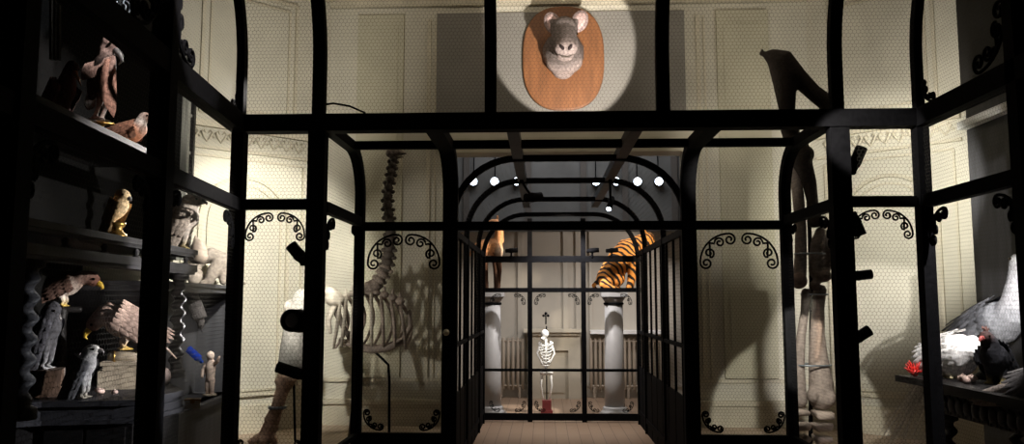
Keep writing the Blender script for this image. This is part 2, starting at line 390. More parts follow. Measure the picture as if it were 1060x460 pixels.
# far room
struct('wall_far', MB().box(-4.2, 4.6, 13.6, 13.8, 0, 5.35), 'farwall')
struct('wall_far_left', MB().box(-4.2, -4.0, YW + .25, 13.6, 0, 5.35), 'farwall'); struct('wall_far_right', MB().box(4.4, 4.6, YW + .25, 13.6, 0, 5.35), 'farwall')
zb = P(590, 236, 13.2).z
struct('window_1', MB().box(-3.2, 3.6, 13.2, 13.24, zb, 4.7), 'darkglass')
wf = MB().box(-3.2, 3.6, 13.14, 13.26, zb - .06, zb + .02)
for px in (483, 547, 604, 647, 698): wf.box(P(px, 200, 13.2).x - .05, P(px, 200, 13.2).x + .05, 13.16, 13.22, zb, 4.7)
struct('window_frame', wf, 'outer', bpy.data.objects['window_1'])
fx = lambda px: P(px, 300, 13.6).x; fz = lambda py: P(580, py, 13.6).z
mb = MB()
for a_, b_ in ((536, 541), (583, 588), (596, 600), (610, 613)): mb.box(fx(a_), fx(b_), 13.55, 13.6, .1, 2.9)
mb.box(-4, 4.4, 13.56, 13.6, 0, .18).box(-4, 4.4, 13.54, 13.6, .18, .22)
struct('trim_12', mb, 'farwall')

# ------------------------------------------------------------------ front viewing cage
cage = thing('viewing_cage', 'black iron viewing cage with netting, heavy crossbeam and scroll brackets around the viewer', 'cage', (0.25, Y1, 0))
def K(name, mb, mt='iron', root=cage): return part(name, mb, mt, root, root)
def net(O, U, W, root, **k): return put('wire_mesh', hexmesh(O, U, W, **k), 'wire', root, root)
for X, w in ((X245, .09), (X328, .125), (X870, .135), (X955, .085)):
    K('post', MB().box(X - w / 2, X + w / 2, Y1 - .05, Y1 + .05, 0, ZT))
K('crossbeam', MB().box(X245 - .04, X955 + .04, Y1 - .07, Y1 + .05, ZT - .06, ZT + .065))
for a_, b_ in ((X245, X328), (X870, X955)):
    K('lower_beam', MB().box(a_ + .04, b_ - .06, Y1 - .03, Y1 + .03, ZL - .035, ZL + .04))
    K('bottom_rail', MB().box(a_ + .04, b_ - .06, Y1 - .03, Y1 + .03, .42, .47))
    net((a_, Y1, .3), (b_ - a_, 0, 0), (0, 0, ZT - .3), cage)
    for u, X in ((1, a_ + .045), (-1, b_ - .065)):
        scroll('scroll_bracket', (X, Y1, ZL - .04), (u, 0, 0), (0, 0, -1), .20, cage, cage, .007)
        scroll('scroll_bracket', (X, Y1, .475), (u, 0, 0), (0, 0, 1), .13, cage, cage, .006)
def upper(X, w):
    pts = [(X, Y1, ZT), (X, Y1, 3.35)] + [(X, Y1 - 1.1 * (1 - math.cos(t)), 3.35 + 1.1 * math.sin(t)) for t in np.linspace(.1, PI / 2, 12)]
    K('roof_rib', MB().sweep(pts, w, .07, (1, 0, 0)))
for X, w in ((X245, .06), (X328, .09), (P(508, 100, Y1).x, .085), (P(686, 100, Y1).x, .095), (X870, .085), (X955, .06)): upper(X, w)
def ucurve(Q):
    h = Q[:, 1]; r = 1.1; t = np.clip((h - .45) / r, 0, 2)
    return np.stack([X245 + Q[:, 0], Y1 - .02 - r * (1 - np.cos(t)), np.minimum(ZT + h, ZT + .45) + r * np.sin(t)], 1)
put('wire_mesh', hexmesh((0, 0, 0), (X955 - X245, 0, 0), (0, 1.35, 0), curve=ucurve), 'wire', cage, cage)
# side walls of the viewing cage
def side(at, posts, nrm, d, corner):
    for Y, w in posts:
        p = at(Y); K('post', MB().bar(p, p + V((0, 0, 4.6)), w, w, side=nrm))
    a, b = at(1.6), at(Y1)
    for z, h, w in ((ZT, .13, .10), (ZL, .09, .07), (.44, .05, .05)): K('side_beam', MB().bar(a + V((0, 0, z)), b + V((0, 0, z)), w, h))
    for Y, w in posts + [(Y1, .08)]:
        for s in (-1, 1):
            if s > 0 and Y == Y1: continue
            if s < 0 and Y < 2: continue
            p = at(Y) + d * s * (w / 2 + .01)
            scroll('scroll_bracket', p + V((0, 0, ZL - .05)), d * s, (0, 0, -1), .24, cage, cage, .011)
            scroll('scroll_bracket', p + V((0, 0, ZT + .07)), d * s, (0, 0, 1), .36 if Y < Y1 else .17, cage, cage, .012 if Y < Y1 else .009)
    net(at(2.4) + V((0, 0, .6)), at(Y1) - at(2.4), (0, 0, 3.1), cage)
side(lambda Y: lw(Y), [(4.18, .11), (2.76, .10)], LN, LD, X245)
side(lambda Y: V((X955, Y, 0)), [(4.50, .10), (3.3, .10)], V((1, 0, 0)), V((0, 1, 0)), X955)
# curled tie arching above the crossbeam beside the left post
K('tie_rod', MB().tube([P(325, 116, Y1 + .1), P(333, 109, Y1 + .1), P(345, 107, Y1 + .15), P(362, 110, Y1 + .3), P(378, 117, Y1 + .5)], .008, 6))

# ------------------------------------------------------------------ entrance bay
bay = thing('entrance_bay', 'black iron recessed bay with netted panels and curved roof ribs in front of the tunnel', 'cage', (.25, Y2, 0))
def B(name, mb, mt='iron'): return part(name, mb, mt, bay, bay)
RB = .40
def rib(X, w):
    pts = [(X, Y2, PZ), (X, Y2, ZT - RB)] + [(X, Y2 - RB * (1 - math.cos(t)), ZT - RB + RB * math.sin(t)) for t in np.linspace(.12, PI / 2, 10)] + [(X, Y1 + .05, ZT)]
    B('arched_rib', MB().sweep(pts, w, .08, (1, 0, 0)))
rib(XB0, .08); rib(XT0, .13); rib(XT1, .125); rib(XB1, .085)
B('roof_beam', MB().bar((XB0, Y2 - RB, ZT), (XB1, Y2 - RB, ZT), .06, .065))
B('crossbar', MB().box(XB0, XB1, Y2 - .03, Y2 + .03, 2.215, 2.29))
for a_, b_ in ((XB0, XT0), (XT1, XB1)):
    B('bottom_rail', MB().box(a_, b_, Y2 - .025, Y2 + .025, .44, .48))
    B('kick_plate', MB().box(a_, b_, Y2 - .01, Y2 + .01, .02, .44))
    w = (b_ - a_)
    def bcurve(Q, a_=a_):
        h0 = ZT - RB - .46; t = np.clip((Q[:, 1] - h0) / RB, 0, PI / 2)
        return np.stack([a_ + Q[:, 0], Y2 - RB * (1 - np.cos(t)), .46 + np.minimum(Q[:, 1], h0) + RB * np.sin(t)], 1)
    put('wire_mesh', hexmesh((0, 0, 0), (w, 0, 0), (0, ZT - RB - .46 + RB * PI / 2, 0), curve=bcurve), 'wire', bay, bay)
    for s, X in ((1, a_ + .045), (-1, b_ - .065)):
        if a_ == XT1: X += .02 if s > 0 else .02
        scroll('scroll_bracket', (X, Y2, 2.21), (s, 0, 0), (0, 0, -1), .30, bay, bay, .009)
        scroll('scroll_bracket', (X, Y2, .485), (s, 0, 0), (0, 0, 1), .17, bay, bay, .008)
for X in (XB0, XB1):
    B('side_beam', MB().box(X - .03, X + .03, Y1 + .05, Y2 - .03, ZL - .05, ZL + .03)); B('side_rail', MB().box(X - .02, X + .02, Y1 + .05, Y2 - .03, .44, .48))
    put('wire_mesh', hexmesh((X, Y1 + .05, .46), (0, Y2 - Y1 - .05, 0), (0, 0, ZT - .46)), 'wire', bay, bay)
    scroll('scroll_bracket', (X, Y1 + .08, ZL - .05), (0, 1, 0), (0, 0, -1), .24, bay, bay, .011); scroll('scroll_bracket', (X, Y2 - .06, ZL - .05), (0, -1, 0), (0, 0, -1), .2, bay, bay, .009)
B('door_knob', MB().ball((XT0 - .02, Y2 - .09, P(461, 344, Y2).z), (.028, .03, .028)), 'knob')
B('door_knob', MB().ball((XT1 + .02, Y2 - .09, P(720, 344, Y2).z), (.012, .03, .012)), 'iron')

# ------------------------------------------------------------------ tunnel
tun = thing('arched_tunnel', 'long black iron netted tunnel of rounded arches leading through the doorway', 'cage', (.25, 8.8, 0))
def T(name, mb, mt='iron'): return part(name, mb, mt, tun, tun)
ZA, RA = 2.87, .58
def arch_pts(Y, z0=0, zt=ZA, r=RA):
    L = [(XT0, Y, z0)] + [(XT0 + r * (1 - math.cos(t)), Y, zt - r + r * math.sin(t)) for t in np.linspace(0, PI / 2, 12)]
    return L + [(XT1 + XT0 - x, y, z) for x, y, z in reversed(L)]
for Y, zt in ((Y2 + .12, ZA), (8.35, ZA), (9.9, ZA), (YF - .06, 2.76)): T('arch', MB().sweep(arch_pts(Y, 0, zt), .05, .055, (0, 1, 0)))
for X in (P(530, 131, Y1).x, P(661, 131, Y1).x): T('roof_beam', MB().box(X - .045, X + .045, Y1 + .06, YF, ZT - .05 + .01, ZT + .05), 'litiron')
for X in (XT0, XT1):
    for z, h in ((2.22, .06), (1.2, .035), (.16, .06)): T('side_rail', MB().box(X - .02, X + .02, Y2 + .06, YF, z - h / 2, z + h / 2))
    T('kick_plate', MB().box(X - .008, X + .008, Y2 + .06, YF, .0, .75), 'iron')
    for k in range(9):
        y = Y2 + .4 + k * .42
        T('upright', MB().box(X - .012, X + .012, y - .012, y + .012, 0, 2.26))
    put('wire_mesh', hexmesh((X, Y2 + .1, .75), (0, YF - Y2 - .1, 0), (0, 0, 1.5), cell=.04, wid=.0028), 'wire', tun, tun)
def curve(Q, mir):
    t = Q[:, 1] / RA; x = XT0 + RA * (1 - np.cos(t)); z = ZA - RA + RA * np.sin(t); x = np.where(mir, XT0 + XT1 - x, x)
    return np.stack([x, Y2 + .1 + Q[:, 0], z], 1)
for mir in (False, True):
    put('wire_mesh', hexmesh((0, 0, 0), (YF - Y2 - .15, 0, 0), (0, RA * PI / 2, 0), cell=.05, wid=.0022, curve=lambda Q: curve(Q, mir)), 'wire', tun, tun)

# end screen
scr = thing('end_screen', 'black iron barred screen with small scrolls closing the far end of the tunnel', 'screen', (.2, YF + .1, 0))
YS = YF + .1; sz = lambda py: P(580, py, YS).z; sx = lambda px: P(px, 300, YS).x
def S_(name, mb): return part(name, mb, 'iron', scr, scr)
for py, h in ((268.5, .085), (300.5, .06), (383.5, .035), (432, .09)): S_('screen_bar', MB().box(XT0 - .05, XT1 + .05, YS - .025, YS + .025, max(0, sz(py) - h / 2), sz(py) + h / 2))
for px in (548.5, 604): S_('screen_post', MB().box(sx(px) - .032, sx(px) + .032, YS - .02, YS + .02, 0, 2.72))
for px, s in ((545, -1), (552, 1), (601, -1), (607, 1), (506, 1), (655, -1)):
    scroll('scroll_bracket', (sx(px), YS, sz(303)), (s, 0, 0), (0, 0, -1), .15, scr, scr, .0045)
    scroll('scroll_bracket', (sx(px), YS, sz(428)), (s, 0, 0), (0, 0, 1), .14, scr, scr, .0045)

# ------------------------------------------------------------------ spotlight fixtures
SPOTG = None
def spotlight(label, a, b, r, lit=False, mount=None):
    """housing from its back a to its lens b"""
    a, b = V(a), V(b); t = thing('spotlight', label, 'spotlight', tuple((a + b) / 2), 0, 'black spotlights on the cage')
    d = (b - a).normalized(); L = (b - a).length
    prof = [(r * .55, 0), (r * .8, .03 * L), (r * .85, .3 * L), (r, .34 * L), (r, L), (r * .86, L), (r * .82, L * .93)]
    rot = V((0, 0, 1)).rotation_difference(d).to_matrix().to_4x4(); mx = Matrix.Translation(a) @ rot
    me = MB().lathe(prof, seg=18).mesh('housing'); me.transform(mx); h = put('housing', me, 'iron', t, t)
    me = MB().lathe([(r * .84, L * .945), (r * .5, L * .955)], seg=18).mesh('lens'); me.transform(mx); put('lens', me, 'led' if lit else 'lens', t, t)
    me = MB().lathe([(r * 1.06, L * .45), (r * 1.06, L * .5)], seg=18).lathe([(r * .9, L * .08), (r * .9, L * .12), (r * .7, L * .12)], seg=18).mesh('cooling_ring'); me.transform(mx); put('cooling_ring', me, 'iron', t, t)
    if mount is not None:
        part('bracket', MB().tube([(a + b) / 2, ((a + b) / 2 + V(mount)) / 2 + V((0, 0, -.01)), mount], .013, 8).ball(mount, .022), 'iron', t, t)
    return t
YP = Y1 + .12
def pm(X, z): return (X, Y1 + .045, z)
spotlight('black tubular spotlight left of the bright-side post, above the round one', P(317, 273, YP), P(301, 254, YP), .045, mount=pm(X328 - .06, P(325, 268, YP).z))
spotlight('large black round-headed spotlight on the left post above the bone leg', P(318, 333, YP + .12), P(301, 332, YP - .16), .082, mount=pm(X328 - .06, P(325, 334, YP).z))
spotlight('black spotlight lying across the left bone leg below the round lamp', P(323, 392, YP), P(287, 380, YP), .042, mount=pm(X328 - .06, P(325, 391, YP).z))
spotlight('topmost black spotlight on the right post, tilted up', P(880, 180, YP), P(892, 153, YP), .042, mount=pm(X870 + .065, P(878, 178, YP).z))
spotlight('black spotlight on the right post just below the netting beam, tilted down', P(881, 220, YP), P(891, 244, YP), .042, mount=pm(X870 + .065, P(878, 225, YP).z))
spotlight('black spotlight sticking straight out of the right post, level', P(876, 287, YP), P(902, 284, YP), .035, mount=pm(X870 + .065, P(878, 287, YP).z))
spotlight('lowest black spotlight on the right post, tilted upward', P(878, 356, YP), P(900, 342, YP), .04, mount=pm(X870 + .065, P(878, 355, YP).z))
XR = P(661, 131, Y1).x; XL = P(530, 131, Y1).x
spotlight('black spotlight clamped on the right tunnel roof beam with a lit rim', P(634, 205, 8.3), P(630, 217, 8.0), .03, True, mount=(XR, 8.2, ZT - .05))
spotlight('dark spotlight clamped on the left tunnel roof beam', P(543, 205, 8.2), P(560, 204, 8.3), .05, mount=(XL, 8.2, ZT - .05))
YC = YS - .06
for px, s, lb in ((529, 1, 'small black lamp on the screen bar beside the left column animal'), (613, 1, 'small black lamp on the screen bar right of its middle post'), (633, 1, 'small black lamp on the screen bar before the tiger')):
    spotlight(lb, P(px - 6, 260, YC), P(px + 7, 259, YC), .032, mount=(P(px, 265, YC).x, YS - .02, sz(266)))
for i, px in enumerate((469, 490, 512, 535, 617, 638, 660, 682)):
    c = P(px, 188, 13.05); t = thing('ceiling_lamp', ['first', 'second', 'third', 'fourth', 'fifth', 'sixth', 'seventh', 'last'][i] + ' from the left in the row of lit bluish-white lamps', 'lamp', tuple(c), 0, 'row of lamps beyond the tunnel arches')
    part('lamp_face', MB().lathe([(.001, 0), (.065, .0), (.065, .012), (.001, .02)], seg=14), 'led', t).rotation_euler = (PI / 2, 0, 0)
    part('lamp_housing', MB().lathe([(.05, 0), (.078, .01), (.078, .1), (.03, .13)], seg=14), 'iron', t).rotation_euler = (-PI / 2, 0, 0)
    part('lamp_rod', MB().tube([(0, .08, .05), (0, .08, 5.34 - c.z)], .01, 6), 'iron', t)

# ------------------------------------------------------------------ mounted head
hc = P(583, 62, YW); yb = YW - .03
pl = thing('mounted_head', 'grey animal head with round ears mounted on an oval orange wooden plaque', 'trophy', (hc.x, yb, hc.z - .56))
W_, H_ = (P(625, 62, YW).x - P(541, 62, YW).x) / 2, (P(583, 9, YW).z - P(583, 116, YW).z) / 2
out = []
for i in range(48):
    t = 2 * PI * i / 48; e = 2 / 2.6
    out.append((hc.x + W_ * math.copysign(abs(math.cos(t)) ** e, math.cos(t)), yb, hc.z + H_ * math.copysign(abs(math.sin(t)) ** e, math.sin(t))))
mbp = MB().prism(out, (0, -.045, 0))
me = mbp.mesh('plaque'); me.flip_normals(); po = put('plaque', me, 'oak', pl, pl)
bv = po.modifiers.new('b', 'BEVEL'); bv.width = .015; bv.segments = 2; bv.limit_method = 'ANGLE'
g1, g2, g3, pk = (.20, .165, .155), (.46, .37, .345), (.16, .13, .12), (.40, .28, .26)
def hp(px, py, o): return tuple(P(px, py, yb - .04 - o))
pr = [('t', [hp(583, 55, 0), hp(583, 52, .2), hp(584, 45, .36)], [.235, .20, .155], g1),
      ('e', hp(584, 32, .36), (.145, .16, .15), None, g1), ('e', hp(584, 64, .12), (.2, .15, .14), None, g2),
      ('t', [hp(584, 36, .42), hp(585, 45, .58), hp(586, 50, .66)], [.135, .115, .105], g1),
      ('e', hp(586, 50, .68), (.12, .09, .085), None, (.33, .26, .245)), ('e', hp(585, 58, .60), (.09, .1, .05), None, g2), ('e', hp(583, 70, .06), (.13, .12, .13), None, g2),
      ('e', hp(575, 34, .42), (.045, .05, .04), None, g1), ('e', hp(593, 34, .42), (.045, .05, .04), None, g1)]
for s in (-1, 1):
    pr += [('t', [hp(584 + s * 10, 27, .34), hp(584 + s * 14, 21, .32)], [.05, .045], g1)]
put('head', organic(pr, .014, 3), 'fur', pl, pl)
for s, px, py in ((-1, 572, 24), (1, 600, 22)):
    mb = MB(); mb.ball(hp(px, py, .33), (.088, .03, .125), (0, s * .35, 0), 16, 10, col=(.40, .30, .29))
    er = part('ear', mb, 'fur', pl, pl); part('inner_ear', MB().ball(hp(px, py - .5, .352), (.06, .015, .094), (0, s * .35, 0), 14, 8, col=(.62, .44, .42)), 'fur', er, pl)
    part('eye', MB().ball(hp(585 + s * 11.5, 35, .44), .018), 'eye', pl, pl); part('nostril', MB().ball(hp(586 + s * 4.2, 49, .765), (.018, .016, .034), (0, s * .6, 0), col=(.03, .02, .02)), 'fur', pl, pl)

part('mouth', MB().tube([hp(579, 56.5, .69), hp(582, 58.5, .70), hp(586, 59, .71), hp(590, 58.5, .70), hp(593, 56, .69)], .007, 6), 'bonedark', pl, pl)
# ------------------------------------------------------------------ left etagere
CA = lw(3.42, .34); ROT = math.atan2(LD.y, LD.x); CL = 2.0
def cab(x, y, z): return CA + LD * x + LN * y + V((0, 0, z))       # along, deep, up
et = thing('etagere', 'tall black carved wooden etagere with twisted columns and shelves full of birds', 'cabinet', (CA.x, CA.y, PZ), ROT)
def E(name, mb, mt='ebony'):
    me = mb.mesh(name); me.transform(Matrix.Translation((0, 0, -PZ))); return put(name, me, mt, et)
Z0, ZG, ZS = 1.06, 1.97, 2.565
def cpos(px, py, dep):        # the point seen at px,py that lies `dep` behind the etagere front line
    d = (P(px, py, 5) - CAM); n = LN; o = CA + LN * dep; k = (o - CAM).dot(n) / d.dot(n); return CAM + d * k
def Gz(px, py, z):            # point of the horizontal plane z seen at px,py
    d = P(px, py, 5) - CAM; return CAM + d * ((z - 1.6) / d.z)
def along(px, dep): return (cpos(px, 300, dep) - CA).dot(LD)
CL = along(185, .04) + .06; XA = along(29, .04)
def front(o=0, z=0): return [V((q.x, q.y, z)) - LD * o * .7 - LN * o * .7 for q in (Gz(8, 418, Z0), Gz(41, 416, Z0), Gz(140, 414, Z0), Gz(188, 404, Z0))] + [cab(CL + .03, .2, z), cab(CL + .03, .77, z), cab(-.03, .77, z)]
def EP(name, mb, mt='ebony', par=None): return part(name, mb, mt, par or et, et)
tp = MB()
for o, z0, z1 in ((.03, Z0 - .03, Z0), (.0, Z0 - .055, Z0 - .03), (.02, Z0 - .10, Z0 - .055), (.04, Z0 - .125, Z0 - .10)):
    tp.prism(front(o, z0)[::-1], (0, 0, z1 - z0)) if False else tp.prism(front(o, z0), (0, 0, z1 - z0))
EP('base_top', tp, 'ebony2')
EP('base', MB().prism(front(-.02, PZ), (0, 0, Z0 - .126 - PZ)))
f_ = front(-.012, 0)
for a_, b_ in ((0.08, .48), (.52, .92)):
    q0, q1 = f_[1].lerp(f_[2], a_), f_[1].lerp(f_[2], b_)
    EP('door_panel', MB().bar(q0 + V((0, 0, (PZ + Z0) / 2)), q1 + V((0, 0, (PZ + Z0) / 2)), .02, Z0 - PZ - .3))
bk = MB()
def twist(h, r=.040, o=.014, pitch=.095):
    prof = [(r * 1.7, 0), (r * 1.7, .05), (r * 1.1, .06)]; n = 90
    for i in range(n + 1): prof.append((r, .07 + (h - .14) * i / n))
    prof += [(r * 1.1, h - .06), (r * 1.7, h - .05), (r * 1.7, h)]
    def off(z):
        e = min(1, max(0, (z - .06) / .06)) * min(1, max(0, (h - .06 - z) / .06)); a = 2 * PI * z / pitch
        return (o * e * math.cos(a), o * e * math.sin(a))
    return prof, off
for x, y in ((XA, .04), (CL - .06, .04), (XA, .66), (CL - .06, .68)):
    pf, of = twist(ZG - .16 - Z0); E('twisted_column', MB().lathe(pf, (x, y, Z0), 14, of), 'ebony2')  # lighter wood tone stands in for light on these columns
for z0, z1 in ((ZG - .16, ZG - .11), (ZG - .035, ZG)):
    E('gallery_rail', MB().box(-.06, CL + .05, -.05, .08, z0, z1).box(-.04, CL + .03, -.04, .06, z0 - .02, z0), 'ebony2')
E('shelf', MB().box(-.03, CL + .02, .08, .75, ZG - .035, ZG - .005))
for k in range(6):
    x = .04 + k * (CL - .1) / 5; E('baluster', MB().lathe([(.022, 0), (.022, .01), (.012, .02), (.02, .04), (.010, .055), (.022, .065), (.022, .075)], (x, 0.0, ZG - .11), 12), 'ebony2')
E('back_panel', MB().box(-2.1, CL, .74, .77, Z0, ZG).box(-2.1, along(183, .56), .56, .59, ZG - .005, 3.9), 'black')  # stretched past the cabinet's left end to cover the lit wall behind
xe = along(183, .56)
E('upper_post', MB().box(xe - .055, xe, .50, .56, ZG - .005, 3.9), 'slat'); E('upper_post', MB().box(xe + .10, xe + .15, .5, .55, ZG - .005, 3.55)); E('upper_post', MB().box(.02, .08, .5, .56, ZG, 3.9))
for z in (2.32, 2.62, 2.95, 3.3): E('glazing_bar', MB().box(xe - .03, xe + .12, .52, .54, z, z + .025), 'slat')
E('shelf', MB().box(-.6, CL - .35, .02, .56, ZS - .05, ZS)); E('shelf_moulding', MB().box(-.6, CL - .35, .0, .06, ZS - .115, ZS - .075).box(-.6, CL - .35, .03, .06, ZS - .075, ZS - .05), 'ebony2')  # moulding lit by colour: lighter wood than the dark shelf
pf, of = twist(ZS - .05 - ZG); E('twisted_column', MB().lathe(pf, (.08, .1, ZG), 14, of)); E('twisted_column', MB().lathe(pf, (CL - .42, .1, ZG), 14, of))
E('cornice', MB().box(-.6, CL - .1, .1, .8, 3.7, 3.9).box(-.56, CL - .15, .15, .78, 3.55, 3.7))

def Gz(px, py, z):            # point of the horizontal plane z seen at px,py
    d = P(px, py, 5) - CAM; return CAM + d * ((z - 1.6) / d.z)
def along(px, dep): p = cpos(px, 300, dep); return (p - CA).dot(LD)
# second cabinet
cb = thing('side_cabinet', 'lower dark grey panelled cabinet beside the etagere with the curled animal on top', 'cabinet', tuple(lw(5.50, .46) + V((0, 0, PZ))), ROT)
def C2(name, mb, mt='ebony2', par=None):
    me = mb.mesh(name); me.transform(Matrix.Translation((0, 0, -PZ))); return put(name, me, mt, par or cb)
ZC = 1.74; CW = 1.85
C2('carcass', MB().box(0, CW, .30, .62, .78, ZC - .05).box(0, .05, 0, .62, .78, ZC - .05).box(CW - .05, CW, 0, .62, .78, ZC - .05).box(0, CW, 0, .62, PZ, .78))
C2('cabinet_top', MB().box(-.04, CW + .04, -.04, .66, ZC - .03, ZC).box(-.02, CW + .02, -.02, .64, ZC - .07, ZC - .03))
C2('base_ledge', MB().box(-.03, CW + .03, -.06, .1, .74, .78))
C2('back_board', MB().box(.62, 1.2, .27, .30, .95, ZC - .2).box(.68, 1.14, .255, .275, 1.0, ZC - .26))

# hanging weathered boards at the left
sl = MB()
for i, px in enumerate((53.0, 57, 61)):
    a = P(px, -14, 3.75); b = P(px, 62, 3.75); sl.bar(a, b, .016, .012)
single('grey_board', 'narrow weathered grey slatted board hanging above the orange-beaked bird', 'board', sl, 'slat', loc=tuple(P(57, 62, 3.75)))

# ------------------------------------------------------------------ birds
def bird(name, label, loc, head, s, leg=.18, pitch=30, L=.5, R=.13, neck=((.06, .10, .07), (.08, .08, .055)), hr=.055, bd=-10, bl=.09, hook=True,
         body=(.3, .2, .15), belly=None, neckc=None, headc=None, beak='horn', legc=(.5, .4, .15), wing=None, tail=None, tl=.25, tw=.05, ta=None,
         wl=.24, perch=None, crest=0, eye=True, cat='bird', wings=True, tn=7, vox=.011, legw=1.0):
    belly = belly or body; neckc = neckc or body; headc = headc or neckc; wing = wing or body; tail = tail or wing
    t = thing(name, label, cat, tuple(loc), head); t.scale = (s, s, s)
    p = math.radians(pitch); d = V((math.cos(p), 0, math.sin(p))); up = V((-math.sin(p), 0, math.cos(p))); c = V((0, 0, leg + R * .8 + L * .25 * math.sin(p)))
    ax = lambda k, h=0: c + d * (k * L) + up * h
    pr = [('t', [ax(-.48), ax(-.25), ax(0), ax(.25), ax(.42)], [R * .35, R * .8, R, R * .92, R * .6], body),
          ('e', ax(.1, -R * .28), (L * .3, R * .85, R * .75), (0, -p, 0), belly)]
    q = ax(.36, R * .15); pts = [q]; rs = [R * .7]
    for dx, dz, r in neck: q = q + V((dx, 0, dz)); pts.append(q); rs.append(r)
    pr.append(('t', pts, rs, neckc)); hd = math.radians(bd); hdv = V((math.cos(hd), 0, math.sin(hd)))
    hcn = q + hdv * hr * .3; pr.append(('e', hcn, (hr * 1.25, hr * .95, hr), (0, -hd, 0), headc))
    if leg > .03:
        for sd in (-1, 1):
            y = sd * R * .45; hip = ax(-.08, -R * .45) + V((0, y, 0)); kn = V((.03, y, leg * .62)); ft = V((-.01, y, .012))
            pr.append(('t', [hip, kn], [R * .42, .022 * legw], belly)); pr.append(('t', [kn, ft], [.016 * legw, .014 * legw], legc))
            for a in (-.5, 0, .5): pr.append(('t', [ft, ft + V((.075 * math.cos(a), .075 * math.sin(a), -.002))], [.014, .009], legc))
            pr.append(('t', [ft, ft + V((-.045, 0, 0))], [.013, .009], legc))
    put('body', organic(pr, vox, 2), 'feather', t)
    b0 = hcn + hdv * hr * .95; nd = V((-math.sin(hd), 0, math.cos(hd)))
    if hook: pts = [b0 - hdv * .01, b0 + hdv * bl * .55 + nd * .004, b0 + hdv * bl * .9 - nd * bl * .12, b0 + hdv * bl * .92 - nd * bl * .42]; rs = [hr * .46, hr * .36, hr * .2, .003]
    else: pts = [b0 - hdv * .01, b0 + hdv * bl * .5, b0 + hdv * bl]; rs = [hr * .4, hr * .24, .003]
    part('beak', MB().tube(pts, rs, 10), beak, t)
    if eye:
        for sd in (-1, 1): part('eye', MB().ball(hcn + hdv * hr * .45 + nd * hr * .25 + V((0, sd * hr * .82, 0)), hr * .2, seg=8, rings=6), 'eye', t)
    if wings:
        for sd in (-1, 1):
            mb = MB()
            for r in range(5):
                for j in range(7):
                    a = math.radians(12 + j * 17); k = .30 - r * .14
                    nr = (up * math.cos(a) + V((0, sd, 0)) * math.sin(a)); rr = R * (1.03 if k > -.1 else .9)
                    dirv = -d + V((0, 0, -.10 - .05 * j)) + nr * .06
                    ln = wl * (.42 + .16 * r) * (1.1 - .045 * abs(j - 2))
                    f = 1 - .09 * r
                    mb.blade(ax(k) + nr * rr + nr * .004 * (5 - r), dirv, nr, ln, .052, .05, tuple(x * f for x in wing))
            part('wing', mb, 'feather', t)
    if tl:
        mb = MB(); ta_ = math.radians(ta if ta is not None else -pitch - 5); td = V((-math.cos(ta_), 0, math.sin(ta_)))
        tu = V((math.sin(ta_), 0, math.cos(ta_)))
        for r in range(2):
            for j in range(tn):
                f = (j - (tn - 1) / 2) / max(1, (tn - 1) / 2)
                mb.blade(ax(-.42, R * .1) + V((0, f * R * .3, 0)) + tu * (.004 * r), td + V((0, f * .22, 0)), tu, tl * (1 - .18 * abs(f)) * (1 - .35 * r), tw, .06, tail)
        part('tail', mb, 'feather', t)
    if crest:
        mb = MB()
        for j in range(9): mb.blade(hcn + V((-hr * .3, random.uniform(-.02, .02), hr * .7)), V((-1 + j * .2, random.uniform(-.25, .25), .9)), V((0, 1, 0)), crest, .02, .1, headc)
        part('crest', mb, 'feather', t)
    return t
def on(px, z, dep): return settle(lambda q: cpos(q, 300, dep), px, z)
# upper shelf
lam = on(101, ZS, .16)
pp = thing('bird_perch', 'small turned gilt perch under the vulture', 'stand', tuple(lam)); part('perch_foot', MB().lathe([(.036, 0), (.042, .015), (.026, .03), (.03, .055), (.04, .07)], seg=16), 'brass', pp); part('perch_bar', MB().tube([(-.07, -.04, .078), (.07, .04, .078)], .010, 8), 'brass', pp)
vul = bird('vulture', 'pinkish brown vulture with a bare head and grey beak on the upper etagere shelf', lam + V((0, 0, .088)), -.05, .80, leg=.19, pitch=70, L=.38, R=.085,
           neck=((.0, .06, .055), (.015, .05, .048)), hr=.058, bd=-48, bl=.12, body=(.03, .022, .02), belly=(.015, .012, .012), neckc=(.58, .40, .35), headc=(.42, .28, .25),  # near-black body and belly carry the unlit breast in their colour
           beak='horn', legc=(.62, .52, .47), wing=(.40, .25, .20), tail=(.10, .06, .05), tl=.12, wings=False, legw=1.1)
mb = MB()
for j in range(20):
    f = j / 19; mb.blade(V((.12 - .02 * f, -.05 - .05 * f, .46 - .03 * f)), V((.12 - .12 * f, -.10, -1)), V((.5, -1, .1)), .46 - .16 * f, .045, .02, (.52, .28, .21))
for j in range(14): mb.blade(V((.13 - .016 * j, -.06, .47 - .004 * j)), V((.05, -.3, -1)), V((.4, -1, .3)), .14, .045, .05, (.48, .31, .26))
part('wing', mb, 'feather', vul)
mb = MB()
for j in range(16):
    f = j / 15; mb.blade(V((.04 - .10 * f, .03 + .05 * f, .47 + .02 * f)), V((-.9 + .3 * f, .15, -.15 - .6 * f)), V((.1, .6, .8)), .15, .05, .08, (.44, .29, .25))
part('wing', mb, 'feather', vul)
bird('duck', 'small chestnut duck with white striped face on the upper shelf', on(132, ZS, .10), .20, .60, leg=.02, pitch=14, L=.34, R=.105, neck=((.0, .07, .06), (.03, .06, .05)), hr=.056, bd=-5, bl=.085, hook=False,
     body=(.36, .14, .07), belly=(.34, .14, .07), neckc=(.75, .68, .62), headc=(.24, .10, .06), beak='horn', wing=(.30, .15, .10), tl=.12, wl=.2)
